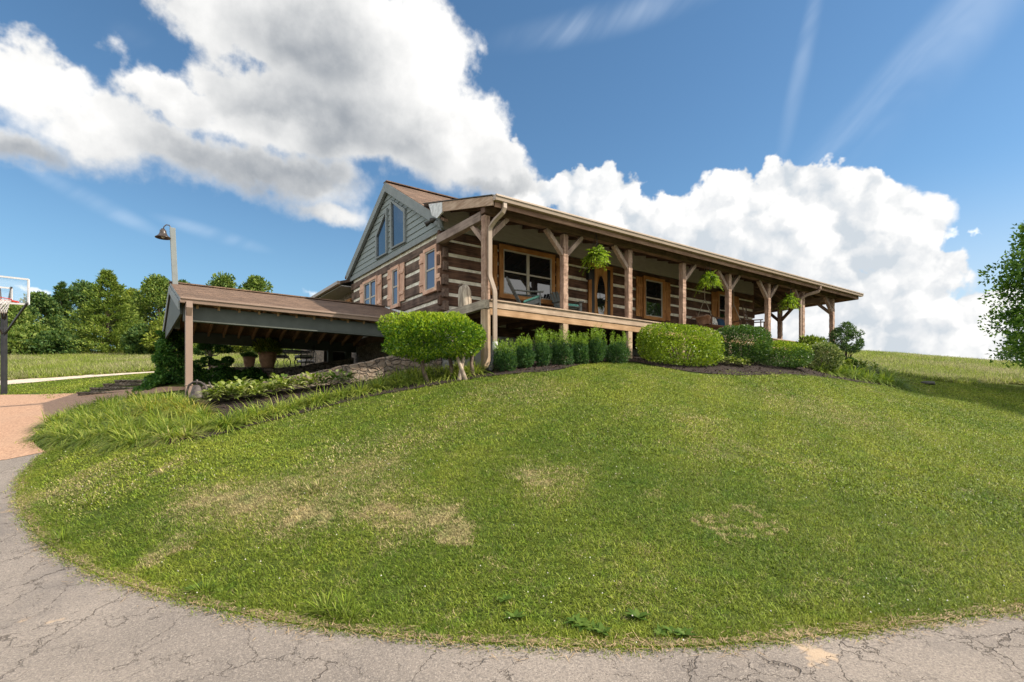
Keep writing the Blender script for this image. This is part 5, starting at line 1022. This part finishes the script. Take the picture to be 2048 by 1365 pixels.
x = onY(1048, 600, 1.5)[0]; o = MB(); o.add([(-.18, -.05, 0), (.18, -.05, 0), (.18, .05, 0), (-.18, .05, 0), (-.16, .06, .34), (.16, .06, .34), (.16, .15, .32), (-.16, .15, .32)], [(0, 3, 2, 1), (4, 5, 6, 7), (0, 1, 5, 4), (1, 2, 6, 5), (2, 3, 7, 6), (3, 0, 4, 7)])
# weathered stump
p = onY(930, 605, 1.15); b = MB(); prof = []; n = 22; rows = []
q = random.Random(5)
for i in range(12):
    z = i/11; rr = .165+.012*math.sin(z*3.1)-.02*z
    for k in range(n): a = 2*math.pi*k/n; f = 1+.05*math.sin(a*5+z*1.5)+.03*math.sin(a*11)+q.uniform(-.015, .015); zz = z*.56-.16*max(0, z-.7)/.3*max(0, math.cos(a-.2)); rows.append((rr*f*math.cos(a)*(1-.3*max(0, z-.86)/.14), rr*f*math.sin(a)*(1-.3*max(0, z-.86)/.14), zz))
b.add(rows, [(i*n+k, i*n+(k+1) % n, (i+1)*n+(k+1) % n, (i+1)*n+k) for i in range(11) for k in range(n)]+[tuple(range(11*n, 12*n))], 0, True)
STUMP = M('bleached_stump', (.50, .43, .34), (.22, .18, .14), .9, 20, (1, 1, .12), bs=26, bst=.9); p[2] = DK-.02
e = b.build('tree_stump', STUMP, loc=tuple(p)); tag(e, 'bleached pale tree stump standing at the near corner of the porch', 'stump')
b = MB(); [b.lathe([(.0, .0), (.05, .0), (.055, .03), (.03, .06), (.0, .065)], (-.05+.07*math.cos(k), .05+.07*math.sin(k), .53), 8) for k in range(0, 6, 2)]; b.build('knotty_top', BARK, e, loc=(0, 0, 0))
# swing with cushions, throw and chains
xs0, xs1 = onY(1424, 645, .9)[0], onY(1482, 648, .9)[0]; SW = wood('swing_wood', (.17, .095, .06), (.08, .045, .03), 0, .7); ZS = 4.64
sw = empty('porch_swing', ((xs0+xs1)/2, 1.2, ZS), 'wooden slatted porch swing hanging on chains beyond the second window', 'swing'); hw = (xs1-xs0)/2
b = MB(); [b.box(-hw, hw, -.3+.1*k, -.22+.1*k, -.02, .01) for k in range(6)]; b.build('seat', SW, sw, .004, loc=(0, 0, 0))
b = MB(); [b.beam((-hw, .28+.03*k, .08+.12*k), (hw, .28+.03*k, .08+.12*k), .02, .085) for k in range(4)]; [b.beam((xx, .26, -.02), (xx, .40, .52), .05, .03) for xx in (-hw+.03, 0, hw-.03)]; b.build('backrest', SW, sw, .004, loc=(0, 0, 0))
for s in (-1, 1):
    b = MB(); b.beam((s*hw, -.34, .30), (s*hw, .36, .27), .06, .03); b.beam((s*hw, -.28, -.03), (s*hw, -.28, .3), .05, .05); b.build('armrest', SW, sw, .004, loc=(0, 0, 0))
    b = MB(); j = Vector((s*hw, 0, .95)); b.tube([(s*hw, -.28, .31), tuple(j)], .012, 6); b.tube([(s*hw, .33, .29), tuple(j)], .012, 6); b.tube([tuple(j), (s*hw, 0, 2.15)], .012, 6); b.build('chain', M('swing_rope', (.42, .37, .30), (.3, .26, .2), .8, 40), sw, loc=(0, 0, 0))
def pillow(dx, col, label, tilt=.35, w=.23):
    bm = bmesh.new(); bmesh.ops.create_icosphere(bm, subdivisions=3, radius=1)
    for v in bm.verts: c = v.co; f = [math.copysign(abs(t)**.55, t) for t in c]; v.co = Vector((f[0]*w, c.y*.085, f[2]*w*.82))
    me = bpy.data.meshes.new('pillow'); bm.to_mesh(me); bm.free(); me.polygons.foreach_set('use_smooth', [True]*len(me.polygons)); o = link_mesh('pillow', me, col, None, ((xs0+xs1)/2+dx, 1.30, ZS+.20)); o.rotation_euler = (-tilt, 0, 0); return tag(o, label, 'pillow')
pt, tt, bb = base_mat('patterned_fabric'); tt.l.new(tt.mix(tt.step(tt.voro(coords(tt), 17), .32, .36), (.10, .12, .14), (.60, .57, .50)), bb.inputs['Base Color']); bb.inputs['Roughness'].default_value = .9
pillow(-hw+.62, pt, 'cream and dark patterned pillow on the porch swing'); pillow(-hw+1.12, M('navy_fabric', (.022, .055, .105), rough=.9), 'navy blue pillow on the porch swing, right of the patterned one', w=.2)
b = MB(); V = []; nn = 14
for i in range(nn):
    t = i/(nn-1); ang = -1.1+t*3.4; y = -.28+.62*t; z = .34+.05*math.sin(t*9); 
    for k in range(8): s = k/7; aa = s*2.6-.25; V.append((-.18+.20*math.cos(aa)*1.05-.02*math.sin(i), y, .10+.24*math.sin(aa)+.012*math.sin(i*1.7+k)))
b.add(V, [(i*8+k, (i+1)*8+k, (i+1)*8+k+1, i*8+k+1) for i in range(nn-1) for k in range(7)], 0, True)
o = b.build('throw_blanket', M('brown_throw', (.36, .24, .17), (.27, .17, .12), .95, 20), loc=(xs0, 1.2, ZS)); md = o.modifiers.new('thick', 'SOLIDIFY'); md.thickness = .025; tag(o, 'brown throw blanket draped over the near arm of the porch swing', 'blanket')
# rocking chair
xr = onY(1508, 650, 1.0)[0]; RK = wood('rocker_wood', (.20, .12, .075), (.10, .06, .038), 2, .6); rk = empty('rocking_chair', (xr, .95, DK), 'brown wooden ladder-back rocking chair at the far end of the porch', 'rocking chair', None, R_(20)); rk.scale = (1.12, 1.12, 1.22)
b = MB(); b.box(-.26, .26, -.25, .22, .42, .45); b.build('seat', RK, rk, .006, loc=(0, 0, 0)); b = MB(); [b.tube([(s*.25, .22, .05), (s*.26, .25, .45), (s*.27, .36, 1.16)], .02, 8) for s in (-1, 1)]; [b.beam((-.26, .25+.03*k, .60+.13*k), (.26, .25+.03*k, .60+.13*k), .018, .06) for k in range(4)]; b.build('backrest', RK, rk, loc=(0, 0, 0))
for s in (-1, 1):
    b = MB(); b.beam((s*.29, -.30, .64), (s*.29, .28, .66), .09, .022); b.tube([(s*.27, -.22, .05), (s*.28, -.23, .64)], .019, 8); b.build('armrest', RK, rk, loc=(0, 0, 0))
    b = MB(); b.tube([(s*.26, -.42, .09), (s*.26, -.2, .03), (s*.26, .1, .018), (s*.26, .4, .06), (s*.26, .55, .12)], .018, 8); b.build('rocker', RK, rk, loc=(0, 0, 0))
# hanging ferns
def fern(px, py, Y, R, n, label):
    c = onY(px, py, Y); e = empty('hanging_fern', c, label, 'hanging fern', 'ferns hanging from the porch beam'); a = rng.uniform(0, 6.28, n); el = rng.uniform(.2, 1.9, n); Vs = []; Ls = []; Ds = []
    for k in range(n):
        d = np.array([math.cos(a[k])*math.sin(el[k]), math.sin(a[k])*math.sin(el[k]), math.cos(el[k])]); L = R*rng.uniform(.65, 1.15); dr_ = rng.uniform(.35, .95); s = np.cross(d, [0, 0, 1.]); s /= np.linalg.norm(s)+1e-9
        for t in np.linspace(.12, 1, 18):
            p = d*L*t+np.array([0, 0, -1])*L*dr_*t**1.7+np.array([0, 0, -.05]); w = .10*(1-t*.7)*(R/.42)
            for sg in (-1, 1): Vs.append(p+s*sg*.008); Ds.append(s*sg*1.0+d*.45-np.array([0, 0, .2])); Ls.append(w)
    V, Fq = leaves(np.array(Vs), np.array(Ls), .036*R/.42, np.array(Ds), .25); np_mesh('fronds', V, Fq, FERN, e)
    b = MB(); b.lathe([(0, -.2), (.09, -.19), (.135, -.06), (.14, .0), (.12, .0), (0, -.03)], n=16); b.build('basket', IRON, e, loc=(0, 0, 0)); zt = 6.36-c[2]; b = MB(); [b.tube([(.13*math.cos(k*2.1), .13*math.sin(k*2.1), 0), (0, 0, zt)], .005, 5) for k in range(3)]; b.build('hanger', IRON, e, loc=(0, 0, 0))
fern(1192, 506, -.22, .40, 130, 'lush bright fern hanging nearest the front door'); fern(1418, 553, -.22, .41, 120, 'drooping fern hanging above the porch swing'); fern(1579, 597, -.22, .41, 110, 'bright fern hanging farthest along, near the last porch posts')
c = onY(1178, 549, 2.15); b = MB(); b.box(c[0]-.07, c[0]+.07, 2.08, 2.22, 5.82, 6.08); b.lathe([(0.0, .14), (.02, .12), (.11, 0), (0, 0)], (c[0], 2.15, 6.08), 12); b.tube([(c[0], 2.28, 6.0), (c[0], 2.15, 6.24)], .015, 6); hpart(b, 'porch_lantern', IRON, .004)

# ------------------------------------------------------------------ basketball hoop
p = at(8, 790, 17.7); p[2] = h1(p[0], p[1]); hp = empty('basketball_hoop', p, 'basketball hoop with clear white-framed backboard on a black pole by the driveway', 'basketball hoop'); o_ = np.array(p)
def hq(px, py, d): return tuple(at(px, py, d)-o_)
BLK = M('black_painted_steel', (.030, .030, .032), (.020, .020, .022), .45, 5, spec=.4); WHT = M('white_frame', (.70, .70, .69), (.62, .62, .61), .5, 5); RED = M('red_rim', (.50, .05, .03), (.4, .04, .03), .5, 5)
b = MB(); z1 = at(8, 622, 17.7)[2]-o_[2]; b.beam((0, 0, -.1), (0, 0, z1), .125, .125, up=tuple(FW)); b.build('pole', BLK, hp, .008, loc=(0, 0, 0))
for dx in (-1, 1):
    b = MB(); b.beam(hq(8+dx*2, 668, 17.65), hq(11+dx*44, 606, 16.9), .05, .05); b.beam(hq(8+dx*2, 638, 17.65), hq(11+dx*12, 575, 16.9), .05, .05); b.build('brace', BLK, hp, loc=(0, 0, 0))
bx = [hq(-37, 549, 16.75), hq(57, 559.5, 17.05), hq(57, 609.5, 17.05), hq(-37, 603, 16.75)]; n_ = Vector(FW)*.03
b = MB(); [b.beam(bx[k], bx[(k+1) % 4], .05, .04, up=tuple(FW)) for k in range(4)]
def lerp2(u, v): a_ = Vector(bx[0]).lerp(Vector(bx[1]), u); c_ = Vector(bx[3]).lerp(Vector(bx[2]), u); return a_.lerp(c_, v)-Vector(FW)*.03
sq = [lerp2(.34, .42), lerp2(.66, .42), lerp2(.66, .93), lerp2(.34, .93)]; [b.beam(sq[k], sq[(k+1) % 4], .05, .012, up=tuple(FW)) for k in range(4)]; bd = b.build('backboard_frame', WHT, hp, loc=(0, 0, 0))
gl, tt, bb = base_mat('clear_acrylic'); bb.inputs['Base Color'].default_value = (.8, .86, .9, 1); bb.inputs['Alpha'].default_value = .10; bb.inputs['Roughness'].default_value = .1
b = MB(); b.prism([Vector(q) for q in bx], tuple(n_*.5)); b.build('backboard', gl, hp, loc=(0, 0, 0))
rc = np.array(hq(3, 598, 16.25)); b = MB(); b.tube([rc+.23*(math.cos(t)*RT+math.sin(t)*FW) for t in np.linspace(0, 6.2832, 25)], .012, 8); b.beam(tuple(rc+FW*.23), tuple(rc+FW*.52), .12, .04); b.build('rim', RED, hp, loc=(0, 0, 0))
b = MB()
for k in range(12):
    for sg in (-1, 1):
        pts = []
        for i in range(7): t = i/6; a = 2*math.pi*(k+sg*.5*i)/12; r = .225*(1-.55*t**.8); pts.append(rc+r*(math.cos(a)*RT+math.sin(a)*FW)+np.array([0, 0, -.42*t]))
        b.tube(pts, .007, 4)
b.build('net', M('white_net', (.7, .68, .66), rough=.9), hp, loc=(0, 0, 0))

# ------------------------------------------------------------------ trees
def crown_leaves(blobs, per, L, Wd, up=.25):
    Vs, k = [], 0; P_, D_ = [], []
    for c, r in blobs:
        d = rdir(per); rad = r*(1-.55*rng.uniform(0, 1, per)**1.6)[:, None]; P_.append(np.asarray(c)+d*rad*np.array([1, 1, .72])); D_.append(d+np.array([0, 0, up]))
    return leaves(np.concatenate(P_), L, Wd, np.concatenate(D_), 1.0)
def tree(name, base, H, Rx, m, label, nb=60, per=60, L=.22, low=.12, sh=.5, group=None, cat='tree', trunk=True, seed=0, top=1.0, lean=0, bsz=(.20, .34)):
    e = empty(name, base, label, cat, group); q = np.random.default_rng(seed); blobs = []; limbs = MB(); H0 = H*low
    limbs.tube([(0, 0, -.2), (.05*H*.2, 0, H*.3), (lean*.5, 0, H*.62), (lean, 0, H*.9)], [H*.026, H*.02, H*.012, H*.004], 8)
    for k in range(nb):
        t = q.uniform(0, 1)**.8; z = H0+(H*top-H0)*t; prof = math.sin(math.pi*min(1, (t*.86+.14))**sh)**.7 if t < 1 else .1
        r = Rx*prof*math.sqrt(q.uniform(.15, 1)); a = q.uniform(0, 6.28); br = Rx*q.uniform(*bsz); c = np.array([math.cos(a)*r+lean*t, math.sin(a)*r, min(z, H-br*.5)]); blobs.append((c, br))
        if k % 3 == 0: z0 = max(H*.12, c[2]*.62); limbs.tube([(lean*z0/H, 0, z0), tuple(c*np.array([.5, .5, 1])+np.array([0, 0, -.12*br])), tuple(c)], [H*.008, H*.005, H*.002], 5)
    V, Fq = crown_leaves(blobs, per, L, L*.55); np_mesh('crown', V, Fq, m, e); limbs.build('trunk', BARK, e, loc=(0, 0, 0)); return e
def conifer(name, base, H, Rx, m, label, seed=0, n=150, group=None):
    e = empty(name, base, label, 'tree', group); q = np.random.default_rng(seed); b = MB(); b.tube([(0, 0, -.2), (0, 0, H*.5), (.05, 0, H*.98)], [H*.022, H*.013, .01], 8); P_, D_ = [], []
    for k in range(n):
        t = (k+q.uniform(0, 1))/n; z = H*(.02+.97*t**1.15); R = Rx*(1-t)**.85*q.uniform(.55, 1.08)+.12; a = q.uniform(0, 6.28); d = np.array([math.cos(a), math.sin(a), .18+.5*t]); tip = np.array([math.cos(a)*R, math.sin(a)*R, z+R*.12-.10*R*R/Rx])
        if k % 3 == 0: b.tube([(0, 0, z-.15*R), tuple(tip)], [.03*H/7, .008], 5)
        mcount = int(40+110*R/Rx); s = q.uniform(.25, 1, mcount)[:, None]**.7; pt_ = np.array([0, 0, z-.15*R])*(1-s)+tip*s+q.normal(0, 1, (mcount, 3))*np.array([.16, .16, .10])*(.5+.8*R/Rx)*H/7; P_.append(pt_); D_.append(np.tile(d, (mcount, 1)))
    V, Fq = leaves(np.concatenate(P_), .24*H/7, .07*H/7, np.concatenate(D_), .7); np_mesh('crown', V, Fq, m, e); b.build('trunk', BARK, e, loc=(0, 0, 0)); return e
TA = leafmat('tree_green', ((0.050, 0.095, 0.024), (0.117, 0.184, 0.038), (0.236, 0.287, 0.071)), .3, .5, .2, .25); TB = leafmat('tree_dark', ((0.028, 0.066, 0.022), (0.065, 0.124, 0.035), (0.153, 0.207, 0.055)), .28, .5, .2, .25); TC = leafmat('tree_yellow_green', ((0.097, 0.138, 0.024), (0.194, 0.248, 0.041), (0.341, 0.358, 0.071)), .35, .5, .2, .25)
CD = leafmat('cedar_green', ((0.057, 0.108, 0.025), (0.146, 0.219, 0.041), (0.295, 0.353, 0.077)), .25, .55, .15, .4)
def tb(px, py, d): p = at(px, py, d); p[2] = h1(p[0], p[1])-.05; return p
TREES = [  # px, top, half width px, depth, material, label, kind
 (-40, 600, 70, 50, TB, 'dark broadleaf tree mostly outside the left edge of the view', 0), (22, 608, 50, 44, TA, 'rounded green tree behind the basketball pole', 0), (80, 590, 50, 50, TB, 'dark bushy tree just right of the basketball backboard', 0),
 (122, 566, 34, 52, TB, 'feathery tree top between the backboard and the big cedar', 1), (165, 566, 50, 54, TB, 'dark tree tight against the left side of the big cedar', 0), (215, 543, 84, 46, CD, 'tall pointed cedar with drooping olive branches on the meadow edge', 1),
 (262, 582, 46, 52, TC, 'yellow-green round tree directly right of the big cedar', 0), (318, 556, 52, 50, TA, 'tall open tree behind the yard lamp pole', 0), (333, 640, 34, 43, TC, 'small bright young tree left of the ivy-covered post', 0), (368, 566, 40, 52, TB, 'dark tree behind the left end of the carport roof', 0),
 (448, 551, 48, 50, TA, 'round-topped tree showing above the middle of the carport roof', 0), (512, 556, 46, 50, TA, 'spreading tree showing above the carport roof nearest the house', 0), (405, 660, 44, 44, TA, 'low bushy tree seen under the carport beside the topiary', 0), (480, 650, 50, 45, TC, 'low yellow-green tree seen under the carport above the small pot', 0),
 (560, 650, 50, 45, TA, 'low green tree seen under the carport behind the patio table', 0), (630, 650, 48, 47, TB, 'low dark tree seen under the carport beside the house', 0), (60, 655, 50, 43, TA, 'low leafy tree at the meadow edge right of the basketball pole', 0), (118, 668, 40, 43, TB, 'low dark shrubby tree at the foot of the cedar, left side', 0), (288, 655, 36, 43, TB, 'low dark shrubby tree at the foot of the cedar, right side', 0)]
for i, (px, tp_, hw_, d, m, lb, kind) in enumerate(TREES):
    b0 = tb(px, 708, d); H = at(px, tp_, d)[2]-b0[2]; R = hw_*d/F
    if kind: conifer('cedar_tree', b0, H, R*1.15, m, lb, i, 330 if px == 215 else 160, 'trees along the far meadow edge')
    else: tree('broadleaf_tree', b0, H, R*1.12, m, lb, 75, 120, .26, .0, .75, 'trees along the far meadow edge', seed=i, top=.96)
# big tree at the right, its partner out of frame whose shade falls on the lawn
MAP = leafmat('maple_leaf', ((0.034, 0.094, 0.017), (0.094, 0.188, 0.027), (0.206, 0.324, 0.051)), .35, .45, .3, .6)
c = at(2275, 780, 21); c[2] = h1(c[0], c[1]); tree('maple_tree', c, 10.2, 4.4, MAP, 'large leafy green tree reaching into the right edge of the view', 420, 190, .165, .19, .60, seed=40, top=.98, bsz=(.10, .22))
c = at(2700, 860, 17); c[2] = h1(c[0], c[1]); tree('maple_tree', c, 8.5, 4.0, MAP, 'leafy shade tree outside the right edge, nearer the road', 90, 90, .18, .22, .55, seed=41, top=.97)
c = at(2035, 740, 50); c[2] = h1(c[0], c[1]); tree('hilltop_tree', c, 2.4, 2.2, TB, 'small dark rounded tree on the crest beneath the big right-hand tree', 30, 60, .22, .05, .55, seed=42)
# little tree at the end of the porch
c = onY(1692, 735, -.8); c[2] = h1(c[0], c[1]); zt = onY(1692, 645, -.8)[2]-c[2]; JM = leafmat('small_tree_leaf', ((0.030, 0.068, 0.024), (0.060, 0.115, 0.041), (0.122, 0.190, 0.068)), .3, .45, .3, 2)
e = empty('small_tree', c, 'small multi-stemmed tree with airy dark foliage at the far porch corner', 'tree'); blobs = []; q = np.random.default_rng(3); b = MB()
for k in range(46):
    a = q.uniform(0, 6.28); t = q.uniform(0, 1); r = .66*math.sin(math.pi*(.2+.75*t)**.9)*math.sqrt(q.uniform(.1, 1)); cc = (math.cos(a)*r, math.sin(a)*r, zt*(.30+.66*t)); blobs.append((cc, q.uniform(.10, .20)))
    if k % 4 == 0: b.tube([(.05*math.cos(a), .05*math.sin(a), 0), (cc[0]*.4, cc[1]*.4, cc[2]*.55), cc], [.022, .014, .004], 5)
V, Fq = crown_leaves(blobs, 120, .075, .034); np_mesh('crown', V, Fq, JM, e); b.build('trunk', BARK, e, loc=(0, 0, 0))
